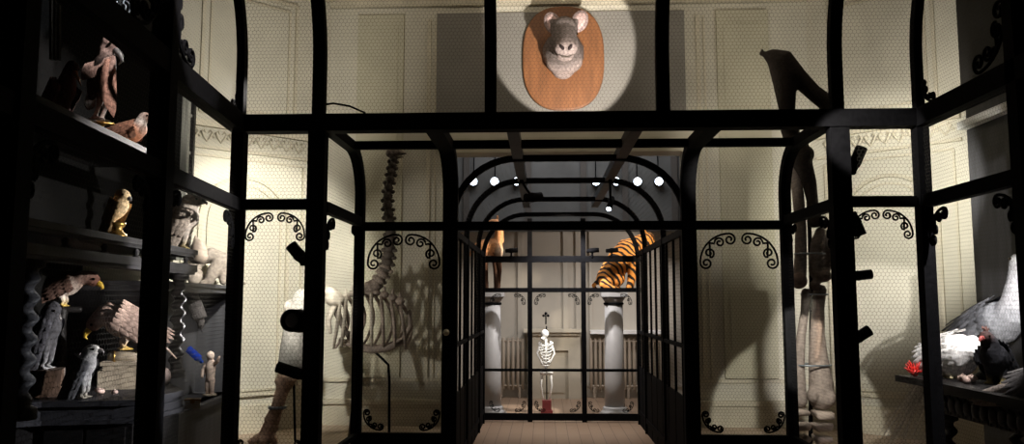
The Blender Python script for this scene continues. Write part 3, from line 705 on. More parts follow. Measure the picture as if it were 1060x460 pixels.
bird('orange_beaked_bird', 'brown bird with an orange beak half hidden below the grey board', on(60, ZS, .30), -.3, .75, leg=.10, pitch=55, L=.36, R=.09, neck=((.02, .07, .05), (.02, .05, .04)), hr=.045, bd=-58, bl=.14, hook=False,
     body=(.13, .045, .03), belly=(.18, .07, .04), beak='orange', tl=.2)
# gallery shelf
o1 = on(121, ZG, .03)
st = thing('gilt_pedestal', 'small round gilt pedestal under the pale owl on the gallery shelf', 'stand', tuple(o1)); part('pedestal_body', MB().lathe([(.055, 0), (.055, .015), (.035, .03), (.026, .05), (.042, .07), (.046, .085)], seg=18), 'brass', st)
bird('owl', 'pale golden owl with ruffled plumage on a gilt pedestal on the gallery shelf', o1 + V((0, 0, .085)), -.1, .50, leg=.02, pitch=66, L=.30, R=.105, neck=((.0, .05, .08),), hr=.078, bd=-25, bl=.045, body=(.85, .62, .36), belly=(.92, .74, .5), headc=(.88, .68, .42), wing=(.8, .55, .3), tl=.1, beak='horn', vox=.012)
bird('hawk', 'grey-brown hawk in profile standing at the right end of the gallery shelf', on(188, ZG, .02), .25, .78, leg=.08, pitch=66, L=.38, R=.125, neck=((.03, .05, .085),), hr=.066, bd=-5, bl=.06, body=(.58, .51, .45), belly=(.66, .59, .53), headc=(.42, .36, .32), wing=(.54, .46, .40), tl=.26, beak='horn', ta=-48)
mb = MB()
mb.tube([on(177, ZG, .13), on(177, ZG + .16, .13), on(179, ZG + .25, .13)], [.03, .025, .045], 10); mb.ball(on(180, ZG + .30, .13), (.045, .045, .06))
single('dark_finial', 'black carved finial behind the grey-brown hawk', 'ornament', mb, 'ebony', loc=tuple(on(177, ZG, .13)))
mb = MB(); c = on(205, ZG - .0, .26)
mb.tube([c, c + V((.0, 0, .08)), c + V((-.03, 0, .18))], [.09, .07, .01], 8)
single('brown_horn', 'brown pointed horn behind the hawk and above the curled animal', 'horn', mb, 'bonebrown', loc=tuple(c))
# lower bay
blk = Gz(58, 410, Z0) + LN * .10; blk.z = Z0; bz = .15
single('dark_block', 'plain dark brown wooden block under the charcoal bird', 'block', MB().box(-.12, .12, -.10, .10, 0, bz), 'darkwood'); bo = bpy.data.objects['dark_block']; bo.location = blk; bo.rotation_euler.z = .45
bird('dark_bird', 'charcoal bird hunched on the dark block by the left twisted column', blk + V((.02, 0, bz)), .1, .74, leg=.10, pitch=74, L=.42, R=.10, neck=((.02, .05, .06),), hr=.055, bd=-60, bl=.07, body=(.07, .07, .08), belly=(.12, .12, .13), wing=(.12, .12, .14), tl=.2, legc=(.3, .3, .3))
c0 = Gz(76, 398, Z0) + LN * .10; c0.z = Z0
tz = P(76, 316, c0.y).z - Z0 - .03
tb = MB()
tb.tube([c0, c0 + V((.01, .0, tz * .4)), c0 + V((-.01, .01, tz * .8)), c0 + V((0, 0, tz))], [.05, .035, .035, .04], 10).tube([c0 + V((-.12, -.05, tz)), c0 + V((.10, .04, tz))], .02, 8)
single('branch_stump', 'dark branch stump that the brown-capped eagle perches on', 'branch', tb, 'ebony', loc=tuple(c0))
bird('eagle', 'brown-capped eagle with a white breast leaning over the lower bay from the left', c0 + V((0, 0, tz + .018)), .25, .62, leg=.09, pitch=20, L=.42, R=.11, neck=((.05, .03, .08), (.07, .0, .075)), hr=.075, bd=-35, bl=.085, body=(.30, .24, .21), belly=(.74, .66, .60), neckc=(.40, .26, .22), headc=(.13, .05, .035), beak='yellow', legc=(.7, .5, .1), wing=(.12, .07, .055), tl=.22)
bp = Gz(127, 402, Z0); bp.z = Z0
sp = thing('stone_plinth', 'stepped pale stone plinth inside the lower bay under the cream falcon', 'plinth', tuple(bp), .42)
part('plinth_block', MB().box(-.135, .135, -.09, .09, 0, .115).box(-.11, .11, -.075, .075, .115, .145).box(-.125, .125, -.085, .085, .145, .165), 'stone', sp)
lg = thing('wooden_roller', 'short pale wooden roller lying on the stone plinth', 'log', tuple(bp + V((0, 0, .198))), .42)
part('roller_body', MB().tube([(-.075, -.0, 0), (.075, .0, 0)], .030, 14), 'stone', lg); part('end_band', MB().tube([(-.062, 0, 0), (-.05, 0, 0)], .034, 14, caps=False), 'brass', lg)
bird('falcon', 'large cream and brown falcon standing on the wooden roller with its head lowered', bp + V((.01, 0, .235)), .55 + PI, .74, leg=.07, pitch=28, L=.42, R=.135, neck=((.05, -.01, .085), (.06, -.06, .065)), hr=.062, bd=-55, bl=.085, body=(.58, .42, .35), belly=(.82, .68, .57), neckc=(.60, .42, .35), headc=(.24, .12, .09), beak='yellow', legc=(.75, .5, .12), wing=(.66, .48, .40), tl=.34, tail=(.45, .34, .27), ta=-42)
gf = Gz(84, 413, Z0); gf.z = Z0
bird('grey_falcon', 'small slate-grey falcon with a pale head at the front edge of the etagere base', gf, .1, .66, leg=.10, pitch=66, L=.34, R=.085, neck=((.02, .045, .058),), hr=.050, bd=-8, bl=.05, body=(.22, .22, .23), belly=(.45, .44, .43), headc=(.62, .62, .60), wing=(.19, .19, .20), tl=.24, legc=(.5, .45, .35), beak='horn')
mb = MB(); c = cpos(127, 4, .06); random.seed(11)
for k in range(3):
    for a in range(8):
        q = 2 * PI * a / 8; r = .02 + .022 * k; mb.tube([c + V((r * math.cos(q + t), .0, r * math.sin(q + t) - .02)) + V((0, .01 * k, 0)) for t in (0, .4, .8)], .005, 5)
mb.tube([c + V((-.09, 0, -.10)), c + V((.09, .03, -.16))], .012, 6).tube([c, c + V((.02, .05, .2))], .006, 5)
single('silver_ornament', 'silvery openwork ornament at the very top left, above the thick beam', 'ornament', mb, 'steel', loc=tuple(c + V((.02, .05, .2))))
def shell(label, p, s, rz):
    t = thing('seashell', label, 'shell', tuple(p), rz, 'seashells among the birds')
    mb = MB()
    n = 60
    for i in range(0, 1): pass
    pts = []; rs = []
    for i in range(n):
        u = i / (n - 1); a = u * 4.2 * PI; r = s * .45 * u ** 1.5; pts.append((r * math.cos(a), r * math.sin(a) * .8, s * (.95 - .62 * u ** 1.2))); rs.append(s * (.03 + .36 * u ** 1.5))
    mb.tube(pts, rs, 10); part('whorl', mb, 'shell', t); part('lip', MB().ball((s * .5, 0, s * .35), (s * .12, s * .28, s * .3)), 'knob', t); return t
shell('pinkish spiral seashell beside the grey falcon', Gz(102, 408, Z0), .042, .3); shell('spiral seashell farther right, before the stone plinth', Gz(118, 409, Z0), .036, 2.0)
mb = MB(); q = Gz(168, 400, Z0)
for j in range(8): mb.blade(q + V((0, 0, .10)), V((.10 * (j - 4) / 4, -.1, .9 + .1 * (j % 3))), V((1, -.6, 0)), .22 - .012 * j, .03, .05, (.55, .45, .36))
mb.ball(q + V((0, 0, .06)), (.05, .05, .06), col=(.5, .4, .36))
single('feather_tuft', 'tuft of pale feathers behind the thick left post', 'feathers', mb, 'feather', loc=tuple(q))

# ----- side cabinet things
def on2(px, z, dep):
    def f(q):
        d = (P(q, 300, 5) - CAM); o = lw(5.50, .46 + dep); return CAM + d * ((o - CAM).dot(LN) / d.dot(LN))
    return settle(f, px, z)
cu0 = on2(217, ZC, .22); gc, gd = (.36, .31, .27), (.26, .22, .19)
an = thing('curled_animal', 'grey-brown stuffed animal curled with arched back on the side cabinet', 'animal', tuple(cu0), .1)
pr = [('t', [(-.14, 0, .06), (-.15, 0, .16), (-.10, 0, .25), (0, .0, .285), (.11, .0, .24), (.18, 0, .13), (.20, 0, .05)], [.055, .06, .07, .075, .08, .075, .05], gc),
      ('e', (-.12, -.03, .08), (.075, .07, .085), None, gc), ('t', [(.18, 0, .06), (.24, -.02, .03), (.34, -.05, .022)], [.05, .03, .014], gd),
      ('t', [(.09, -.05, .22), (.05, -.08, .13), (.02, -.09, .03)], [.06, .055, .045], gd), ('t', [(.02, -.09, .03), (-.04, -.12, .025)], [.04, .025], gd), ('t', [(.15, -.05, .12), (.15, -.09, .03)], [.06, .035], gd),
      ('e', (-.17, -.07, .09), (.04, .04, .035), None, gd), ('e', (-.10, -.05, .16), (.022, .015, .03), None, gd)]
put('body', organic(pr, .011, 3), 'fur', an)
part('eye', MB().ball((-.15, -.095, .11), .01), 'eye', an)
bird('hanging_grey_bird', 'grey bird hanging head down on the side cabinet front', on2(204, 1.52, .1), .2, .50, leg=.0, pitch=-72, L=.42, R=.10, neck=((.0, -.05, .06),), hr=.06, bd=-80, bl=.07, body=(.24, .22, .21), belly=(.42, .39, .36), wing=(.26, .24, .23), tl=.2, hook=False)
bird('blue_bird', 'bright blue bird diving head down in the side cabinet', on2(203, 1.13, .16), .2, .27, leg=.0, pitch=-48, L=.42, R=.10, neck=((.04, -.05, .06),), hr=.06, bd=-50, bl=.10, body=(.01, .10, .75), belly=(.02, .35, .35), wing=(.01, .08, .8), tl=.22, tail=(.01, .05, .5), hook=False)
fg = on2(217, .78, .08)
pr = [('t', [(0, 0, .13), (0, 0, .24), (.0, 0, .30)], [.035, .045, .03], (.72, .58, .50)), ('e', (0, -.01, .345), (.034, .036, .042), None, (.80, .66, .58)), ('t', [(-.04, 0, .28), (-.065, -.02, .21), (-.05, -.045, .16)], [.02, .016, .013], (.72, .56, .48)), ('t', [(.04, 0, .28), (.08, -.02, .30), (.10, -.03, .34)], [.02, .016, .012], (.72, .56, .48)),
      ('t', [(-.018, 0, .14), (-.02, -.01, .07), (-.018, 0, .012)], [.028, .022, .018], (.7, .55, .46)), ('t', [(.018, 0, .14), (.024, -.01, .07), (.02, 0, .012)], [.028, .022, .018], (.7, .55, .46))]
fig = thing('figurine', 'small pale pinkish figurine with one arm raised on the side cabinet ledge', 'figurine', tuple(fg), -.2); put('body', organic(pr, .007, 2), 'fur', fig); part('figurine_base', MB().lathe([(.06, 0), (.06, .012), (.05, .016)], seg=16), 'stone', fig)
gx = on2(199, .78, -.04)
bxx = thing('shell_box', 'small glinting white and amber box at the left foot of the side cabinet', 'box', tuple(gx), .4); part('box_body', MB().box(-.055, .055, -.035, .035, 0, .06), 'knob', bxx); part('box_lid', MB().box(-.06, .06, -.04, .04, .06, .072).box(-.015, .015, -.044, -.04, .04, .075), 'brass', bxx)

# ------------------------------------------------------------------ skeleton bird
YK = 7.55
sk = thing('ostrich_skeleton', 'long-necked bird skeleton with round ribcage behind the left netted panel', 'skeleton', tuple(V((P(390, 300, YK).x, YK, PZ))))
def sp_(px, py, o=0): return P(px, py, YK + o)
nk = [(407, 168), (405, 180), (402, 195), (401, 212), (403, 228), (404, 244), (403, 258), (401, 272), (397, 284), (390, 294), (383, 300)]
from bisect import bisect
def interp(L, t):
    f = t * (len(L) - 1); i = min(int(f), len(L) - 2); u = f - i; return tuple(L[i][k] * (1 - u) + L[i + 1][k] * u for k in range(len(L[0])))
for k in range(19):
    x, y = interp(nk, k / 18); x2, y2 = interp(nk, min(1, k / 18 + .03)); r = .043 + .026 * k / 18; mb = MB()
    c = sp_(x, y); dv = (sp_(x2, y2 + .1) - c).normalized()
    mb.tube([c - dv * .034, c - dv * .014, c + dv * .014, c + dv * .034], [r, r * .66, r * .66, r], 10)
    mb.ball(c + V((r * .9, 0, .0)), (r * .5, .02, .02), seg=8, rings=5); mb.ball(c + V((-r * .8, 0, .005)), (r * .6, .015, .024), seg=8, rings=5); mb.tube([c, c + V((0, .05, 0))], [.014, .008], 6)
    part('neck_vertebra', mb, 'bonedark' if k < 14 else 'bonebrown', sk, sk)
mb = MB(); c = sp_(408, 158); mb.ball(c, (.065, .05, .05)); mb.ball(c + V((-.03, -.01, -.01)), (.05, .045, .045)); mb.tube([c + V((.03, 0, 0)), c + V((.085, -.02, -.01)), c + V((.12, -.03, -.015))], [.035, .024, .008], 8); mb.tube([c + V((.0, .02, -.05)), c + V((.09, 0, -.045))], [.014, .006], 6)
part('skull', mb, 'bonebrown', sk, sk)
spine = [(352, 312), (360, 306), (370, 303), (380, 301), (392, 304), (404, 307), (414, 312)]
for k in range(9):
    x, y = interp(spine, k / 8); c = sp_(x, y, .08 - .16 * (k / 8)); mb = MB().ball(c, (.045, .045, .036)); mb.tube([c, c + V((0, .0, .075))], [.022, .012], 6)
    part('back_vertebra', mb, 'bone' if k < 4 else 'bonebrown', sk, sk)
for k in range(8):
    x, y = interp(spine, .02 + .96 * k / 7)
    for s in (-1, 1):
        top = sp_(x, y); dz = .45 + .06 * math.sin(PI * k / 7); w = .17 + .09 * math.sin(PI * (k + 1) / 9); xo = (k - 3) * .012
        pts = [top + V((xo * t * 1.5 + .05 * math.sin(PI * t), s * w * math.sin(PI * min(1, t * .92 + .03)), -dz * t)) for t in np.linspace(0, 1, 11)]
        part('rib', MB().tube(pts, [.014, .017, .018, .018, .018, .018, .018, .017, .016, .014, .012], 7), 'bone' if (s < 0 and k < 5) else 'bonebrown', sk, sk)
stn = [(352, 352), (368, 359), (384, 362), (402, 360), (418, 352), (425, 338), (424, 322)]
part('breastbone', MB().tube([sp_(*p_, -.02) for p_ in stn], [.02, .034, .042, .04, .034, .026, .016], 8), 'bonebrown', sk, sk)
mb = MB(); mb.tube([sp_(352, 312), sp_(344, 304), sp_(338, 300)], [.055, .06, .045], 10); mb.ball(sp_(345, 310), (.08, .07, .07)); mb.tube([sp_(346, 316), sp_(340, 332), sp_(342, 345)], [.035, .025, .018], 8)
part('pelvis', mb, 'bone', sk, sk)
for px, o in ((372, .05),):
    mb = MB().tube([sp_(346, 318, o), sp_(356, 340, o), sp_(370, 362, o)], [.04, .024, .034], 8); mb.tube([sp_(370, 362, o), sp_(374, 385, o), sp_(366, 420, o)], [.034, .018, .022], 8); b = sp_(366, 420, o); f_ = V((b.x - .03, b.y, PZ + .03)); mb.tube([b, f_], [.022, .02], 8)
    for a in (-.4, .3): mb.tube([f_, f_ + V((.14, -.1 + a * .2, -.012))], [.02, .012], 6)
    part('leg_bone', mb, 'bonedark', sk, sk)
b1 = V((P(403, 440, YK).x, YK, PZ)); part('support_rod', MB().tube([sp_(385, 362), sp_(392, 368), sp_(402, 378), sp_(403, 395), b1 + V((0, 0, .02))], .013, 8).lathe([(.13, 0), (.13, .015), (.02, .03)], b1, 18), 'iron', sk, sk)

# left leg mount
YL = 7.35
def lp(px, py, o=0): return P(px, py, YL + o)
ll = thing('bone_leg', 'pale bone leg with pinkish shin standing behind the left front panel', 'bones', (lp(279, 440).x, YL, PZ))
cw, cp = (.34, .325, .30), (.40, .27, .20)
put('thigh_bone', organic([('t', [lp(314, 306), lp(310, 322), lp(306, 340)], [.09, .10, .11], cw), ('t', [lp(306, 340), lp(303, 360), lp(302, 380)], [.11, .115, .125], cw), ('e', lp(296, 374), (.07, .08, .10), None, cw), ('e', lp(311, 376), (.08, .08, .09), None, cw), ('e', lp(300, 318), (.06, .07, .07), None, (.5, .45, .4))], .014, 2), 'fur', ll, ll)
put('shin_bone', organic([('t', [lp(298, 390), lp(292, 405), lp(286, 425), lp(281, 437)], [.095, .062, .058, .075], cp), ('e', lp(294, 395), (.09, .07, .05), None, cp)], .012, 2), 'fur', ll, ll)
fb = V((lp(277, 440).x, YL, 0))
put('foot_bone', organic([('t', [lp(281, 440), V((fb.x - .01, YL - .03, PZ + .05)), V((fb.x + .0, YL - .13, PZ + .035))], [.075, .07, .035], cp), ('t', [V((fb.x - .05, YL - .02, PZ + .06)), V((fb.x - .12, YL - .1, PZ + .035))], [.05, .03], cp), ('t', [V((fb.x + .04, YL - .02, PZ + .06)), V((fb.x + .11, YL - .1, PZ + .035))], [.05, .03], cp)], .012, 2), 'fur', ll, ll)
part('clamp_ring', MB().lathe([(.075, -.012), (.082, -.012), (.082, .012), (.075, .012)], lp(287, 422), 18), 'steel', ll, ll)
part('support_rod', MB().tube([lp(303, 345, .14), V((lp(303, 345).x, YL + .16, PZ + .0))], .012, 8), 'iron', ll, ll)

# ------------------------------------------------------------------ giant forelimb on the right
YG = 7.25
def gp(px, py, o=0): return P(px, py, YG + o)
gl = thing('giant_leg_skeleton', 'towering brown leg skeleton of a huge animal beside the thick right post', 'skeleton', (gp(842, 440).x, YG, PZ))
bd_, bb, bl_ = (.035, .027, .022), (.16, .12, .10), (.22, .18, .155)  # first, near-black tone puts the unlit upper bones into the colour
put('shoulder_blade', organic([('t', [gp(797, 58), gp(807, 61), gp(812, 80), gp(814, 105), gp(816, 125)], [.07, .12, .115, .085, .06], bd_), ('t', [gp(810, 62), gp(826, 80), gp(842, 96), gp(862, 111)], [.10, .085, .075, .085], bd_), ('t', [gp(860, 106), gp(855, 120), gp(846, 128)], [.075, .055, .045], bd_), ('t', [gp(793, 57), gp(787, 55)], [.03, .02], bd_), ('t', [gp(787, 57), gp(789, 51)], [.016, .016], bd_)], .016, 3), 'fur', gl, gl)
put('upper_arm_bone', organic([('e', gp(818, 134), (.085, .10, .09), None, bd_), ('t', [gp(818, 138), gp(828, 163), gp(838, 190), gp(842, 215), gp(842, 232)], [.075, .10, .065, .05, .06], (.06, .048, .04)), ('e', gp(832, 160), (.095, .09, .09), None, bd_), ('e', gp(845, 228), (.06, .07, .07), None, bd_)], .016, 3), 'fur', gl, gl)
put('elbow_bone', organic([('t', [gp(821, 170, .05), gp(826, 200, .03), gp(829, 235), gp(829, 262), gp(828, 285)], [.05, .055, .052, .055, .06], (.25, .205, .175)), ('e', gp(827, 291, -.05), (.075, .09, .075), None, (.20, .135, .11))], .015, 3), 'fur', gl, gl)
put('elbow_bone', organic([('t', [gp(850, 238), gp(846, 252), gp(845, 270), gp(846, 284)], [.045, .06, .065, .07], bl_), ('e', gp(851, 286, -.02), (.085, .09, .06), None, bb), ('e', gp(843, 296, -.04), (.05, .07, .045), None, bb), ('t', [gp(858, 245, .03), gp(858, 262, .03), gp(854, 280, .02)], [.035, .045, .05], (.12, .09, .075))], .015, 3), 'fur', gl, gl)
put('outer_forearm_bone', organic([('t', [gp(835, 302, -.03), gp(833, 322, -.03), gp(829, 350, -.03), gp(827, 378, -.03), gp(826, 402, -.03), gp(827, 417, -.03)], [.05, .038, .042, .05, .07, .075], (.25, .205, .18))], .014, 3), 'fur', gl, gl)
put('inner_forearm_bone', organic([('t', [gp(849, 299), gp(847, 318), gp(846, 345), gp(847, 372), gp(850, 396), gp(850, 416)], [.06, .055, .065, .085, .105, .11], (.27, .22, .19)), ('t', [gp(846, 310, -.05), gp(849, 340, -.065), gp(846, 372, -.08)], [.018, .022, .018], (.38, .27, .21)), ('e', gp(841, 410, -.05), (.05, .07, .07), None, (.22, .18, .155)), ('e', gp(858, 412, -.05), (.06, .07, .08), None, (.27, .22, .19))], .014, 3), 'fur', gl, gl)
random.seed(5)
for i, (px, py, w, h) in enumerate(((828, 427, .125, .062), (851, 429, .15, .062), (829, 440.5, .13, .075), (850, 442, .15, .07), (831, 454, .12, .055), (851, 455, .13, .06))):
    c = V(gp(px, py, -.03)); mb = MB(); j_ = lambda: random.uniform(-.012, .012)
    mb.hexa([c + V((x * w / 2 * .98 + j_(), y * .1 + j_(), z * h / 2 + j_())) for z in (-1, 1) for x, y in ((-1, -1), (1, -1), (1, 1), (-1, 1))])
    wb = part('wrist_bone', mb, 'bonebrown', gl, gl); wb.modifiers.new('s', 'BEVEL').width = .022; wb.modifiers['s'].segments = 3
    for p in wb.data.polygons: p.use_smooth = True
for px, py, w in ((838, 263, .13), (843, 305, .115), (840, 378, .165)):
    c = gp(px, py); ring = [c + V((w * math.cos(t), w * .75 * math.sin(t), 0)) for t in np.linspace(0, 2 * PI, 25)]; part('binding_wire', MB().tube(ring, .008, 6, caps=False), 'steel', gl, gl)
part('support_rod', MB().tube([gp(835, 150, .16), gp(840, 300, .16), V((gp(840, 300).x, YG + .18, PZ))], .02, 8), 'iron', gl, gl)

# ------------------------------------------------------------------ right display
XC = 3.62
wc = thing('tall_wardrobe', 'tall slate-dark cabinet with a white ledge at the right edge', 'cabinet', (XC, 6.85, PZ))
part('carcass', MB().box(XC, XC + .6, 4.2, 6.85, PZ, 3.32), 'ebony2', wc, wc)
z_ = P(1003, 128, 6.75).z; part('ledge', MB().box(XC - .08, XC + .02, 4.3, 6.85, z_ - .035, z_ + .03), 'ledge', wc, wc)
for y0 in (4.35, 5.2, 6.02): part('door', MB().box(XC - .02, XC, y0, y0 + .78, PZ + .2, z_ - .1).box(XC - .035, XC - .015, y0 + .1, y0 + .68, PZ + .35, z_ - .25), 'ebony2', wc, wc)
part('upper_case', MB().box(XC - .02, XC + .62, 4.2, 6.87, 3.34, 5.2).box(XC - .06, XC + .64, 4.2, 6.87, 3.30, 3.38), 'ebony', wc, wc)
sz_ = P(1010, 398, 5.55).z; ZTb = 1.02
tb = thing('carved_table', 'dark carved wooden table crowded with birds in the right corner', 'table', (3.2, 5.3, PZ))
part('tabletop', MB().prism([(2.80, 4.4, ZTb - .05), (3.56, 4.4, ZTb - .05), (3.56, 6.35, ZTb - .05), (2.77, 6.5, ZTb - .05), (2.80, 6.2, ZTb - .05)], (0, 0, .05)).box(2.88, 3.54, 4.45, 6.2, ZTb - .08, ZTb - .05), 'ebony', tb, tb)
ap = MB().box(2.92, 3.5, 4.5, 6.15, ZTb - .24, ZTb - .08)
for k in range(16):
    y = 4.55 + k * .105
    ap.ball((2.91, y, ZTb - .16), (.022, .042, .055), seg=8, rings=6); ap.tube([(2.915, y - .04, ZTb - .23), (2.90, y, ZTb - .10), (2.915, y + .04, ZTb - .23)], .009, 5)
part('carved_apron', ap, 'ebony2', tb, tb)
for x, y in ((2.97, 4.55), (3.46, 4.55), (2.97, 6.1), (3.46, 6.1)):
    pf, of = twist(ZTb - .24 - PZ, .04, .02, .12); part('leg', MB().lathe(pf, (x, y, PZ), 14, of), 'ebony', tb, tb)
def rp(px, x, z):             # on the room line x, seen at column px
    return settle(lambda q: V((x, x / (P(q, 300, 5).x / 5), z)), px, z)
pk0 = rp(989, 3.10, ZTb)
pea = bird('white_peafowl', 'fluffy white peafowl on the carved table, its long train trailing down to the left', pk0, 2.0 + PI, .82, leg=.04, pitch=12, L=.46, R=.19, neck=((.07, -.02, .10), (.06, -.05, .07)), hr=.05, bd=-40, bl=.06, hook=False, body=(.88, .86, .84), belly=(.9, .88, .86), headc=(.8, .74, .72), wing=(.9, .88, .86), tl=0, beak='pink', wl=.2)
mb = MB(); tr = pk0 + V((-.02, .12, .16))
for j in range(70):
    f = j / 69; o = V((random.uniform(-.1, .06), random.uniform(-.05, .1), random.uniform(-.08, .05)))
    a = V((-.30 + .32 * random.random(), .30 + .25 * random.random(), -.50 - .30 * random.random()))
    mb.blade(tr + o, a, V((-.6, -.8, .5)), random.uniform(.45, .95), .010, .05 * random.random(), (.60, .57, .52))
put('train', mb.mesh('train'), 'feather', pea, pea)
rc = rp(943, 2.86, ZTb); rc.y = min(rc.y, 6.36)
mb = MB()
for j in range(46):
    a = random.uniform(0, 2 * PI); e = random.uniform(.0, 1.2); dv = V((math.cos(a) * math.cos(e), math.sin(a) * math.cos(e), math.sin(e))); L_ = random.uniform(.04, .085)
    mb.tube([rc + V((0, 0, .03)), rc + V((0, 0, .03)) + dv * L_ * .6, rc + V((0, 0, .03)) + dv * L_ + V((0, 0, .012))], [.010, .008, .004], 5)
mb.ball(rc + V((0, 0, .03)), (.03, .03, .03))
single('red_coral', 'bright red branching coral on the left corner of the carved table', 'coral', mb, 'red', loc=tuple(rc))
for i, (px, x, lb) in enumerate(((958, 2.95, 'pale pinkish seashell right of the red coral'), (997, 3.02, 'white seashell in front of the white peafowl'), (1006, 3.0, 'white seashell at the foot of the black curassow'))):
    p = rp(px, x, ZTb); shell(lb, p, .055 + .01 * i, i * 1.3)
bird('grey_goose', 'large silvery grey goose-like bird with raised orange beak at the far right', rp(1028, 3.36, ZTb + .18), 2.7 + 2.2, 1.0, leg=.06, pitch=16, L=.52, R=.16, neck=((.05, .10, .08), (.03, .14, .055), (.02, .12, .05)), hr=.058, bd=62, bl=.12, hook=False, body=(.17, .175, .19), belly=(.19, .19, .205), neckc=(.24, .24, .255), headc=(.3, .3, .31), beak='orange', wing=(.16, .165, .185), tl=.2)
mb = MB().lathe([(.13, 0), (.13, .02), (.09, .05), (.08, .13), (.11, .16), (.11, .18)], rp(1028, 3.36, ZTb), 18)
single('dark_pedestal', 'dark round pedestal raising the silvery grey bird', 'stand', mb, 'ebony', loc=tuple(rp(1028, 3.36, ZTb)))
bc = bird('black_curassow', 'black bird with red face standing right of the white peafowl, before the silvery grey bird', rp(1033, 3.16, ZTb), -2.5, .80, leg=.05, pitch=40, L=.38, R=.12, neck=((.02, .07, .07), (.04, .04, .055)), hr=.055, bd=-10, bl=.06, body=(.025, .025, .03), belly=(.03, .03, .035), headc=(.07, .035, .03), beak='pink', wing=(.03, .03, .035), tl=.25, crest=.06)
phe = bird('grey_pheasant', 'dark grey bird with a long pale tail drooping over the table front edge', (3.07, 4.86, ZTb), -1.17, 1.0, leg=.02, pitch=12, L=.40, R=.11, neck=((.05, .05, .06),), hr=.048, bd=-10, bl=.05, body=(.12, .11, .11), belly=(.3, .28, .26), wing=(.15, .14, .14), tl=0)
mb = MB()
for j in range(22):
    f = j / 21; a = V((3.02 + .03 * random.random(), 5.0 - .1 * random.random(), 1.17 - .16 * f)); b = V((2.795 + .05 * random.random(), 5.52 - .10 * abs(f - .5) - .05 * random.random(), .93 + .05 * (1 - f)))
    mb.blade(a, b - a, V((-.55, -.8, .35)), (b - a).length, .05, .03, (.40, .34, .30))
put('tail', mb.mesh('tail'), 'feather', phe, phe)
mb = MB(); zb_ = P(1046, 6, 5.85)
zh = thing('striped_trophy', 'black and white striped animal head high above the right wall', 'trophy', (XC - .03, zb_.y, zb_.z - .2))
put('head', organic([('t', [(XC - .05, zb_.y + .03, zb_.z + .20), zb_ + V((.04, 0, .06)), zb_ + V((-.02, -.06, -.06))], [.14, .11, .07], (1, 1, 1)), ('e', zb_ + V((-.03, -.07, -.09)), (.06, .06, .05), None, (1, 1, 1))], .015, 2), 'zebra', zh, zh)
part('muzzle', MB().ball(zb_ + V((-.045, -.09, -.115)), (.05, .05, .035)), 'bonedark', zh, zh)
for s in (-1, 1): part('ear', MB().ball(zb_ + V((.05 , s * .1, .2)), (.03, .025, .08)), 'zebra', zh, zh)

# ------------------------------------------------------------------ far room
YCo = 11.15
def column(px, label):
    X = P(px, 300, YCo).x; zt = P(px, 303, YCo).z
    t = thing('column', label, 'column', (X, YCo, 0), 0, 'white columns behind the end screen')
    part('column_base', MB().box(-.20, .20, -.20, .20, 0, .06).lathe([(.19, .06), (.2, .085), (.18, .11), (.155, .12), (.17, .145), (.15, .165)], seg=24), 'marble', t)
    part('shaft', MB().lathe([(.138, .165), (.136, .5), (.125, zt - .15)], seg=24), 'marble', t)
    part('neck_ring', MB().lathe([(.132, zt - .17), (.14, zt - .165), (.14, zt - .145), (.132, zt - .14)], seg=24), 'iron', t)
    part('capital', MB().lathe([(.125, zt - .15), (.13, zt - .12), (.17, zt - .06)], seg=24).box(-.18, .18, -.18, .18, zt - .06, zt), 'marble', t)
    return V((X, YCo, zt))
cl_ = column(509, 'left white stone column behind the end screen, under the slim-legged animal'); cr_ = column(635, 'right white stone column behind the end screen, under the tiger')
# tiger
tg = thing('tiger', 'orange striped tiger with arched back crouching on the right column', 'animal', tuple(cr_))
def tp_(px, py, o=0): return P(px, py, YCo + o)
W1 = (1, 1, 1)
put('body', organic([('t', [tp_(629, 287), tp_(635, 279), tp_(643, 268), tp_(651, 258), tp_(658, 256)], [.15, .17, .18, .17, .14], W1), ('e', tp_(629, 288), (.16, .17, .15), None, W1), ('e', tp_(637, 288), (.14, .15, .13), None, W1), ('t', [tp_(624, 294, -.14), tp_(634, 299, -.16), tp_(642, 301, -.17)], [.07, .05, .035], W1), ('t', [tp_(628, 293, .12), tp_(640, 299, .14)], [.07, .05], W1),
     ('t', [tp_(654, 266, -.1), tp_(655, 282, -.1), tp_(652, 299, -.1)], [.10, .07, .05], W1), ('t', [tp_(655, 262, .1), tp_(657, 280, .1), tp_(651, 299, .1)], [.085, .06, .05], W1), ('t', [tp_(658, 254), tp_(665, 250)], [.13, .11], W1), ('e', tp_(669, 248), (.12, .12, .11), None, W1), ('e', tp_(675, 252), (.06, .07, .055), None, W1), ('t', [tp_(620, 290), tp_(614, 296, .05), tp_(619, 301, .16)], [.035, .03, .025], W1), ('e', tp_(667, 240, -.07), (.035, .02, .04), None, W1), ('e', tp_(667, 240, .07), (.035, .02, .04), None, W1)], .018, 2), 'tiger', tg, tg)
part('chest_fur', MB().ball(tp_(659, 268, -.06), (.06, .09, .11)), 'white', tg, tg)
for s in (-1, 1): part('eye', MB().ball(tp_(674, 248) + V((.01, s * .06, 0)), .015), 'eye', tg, tg)
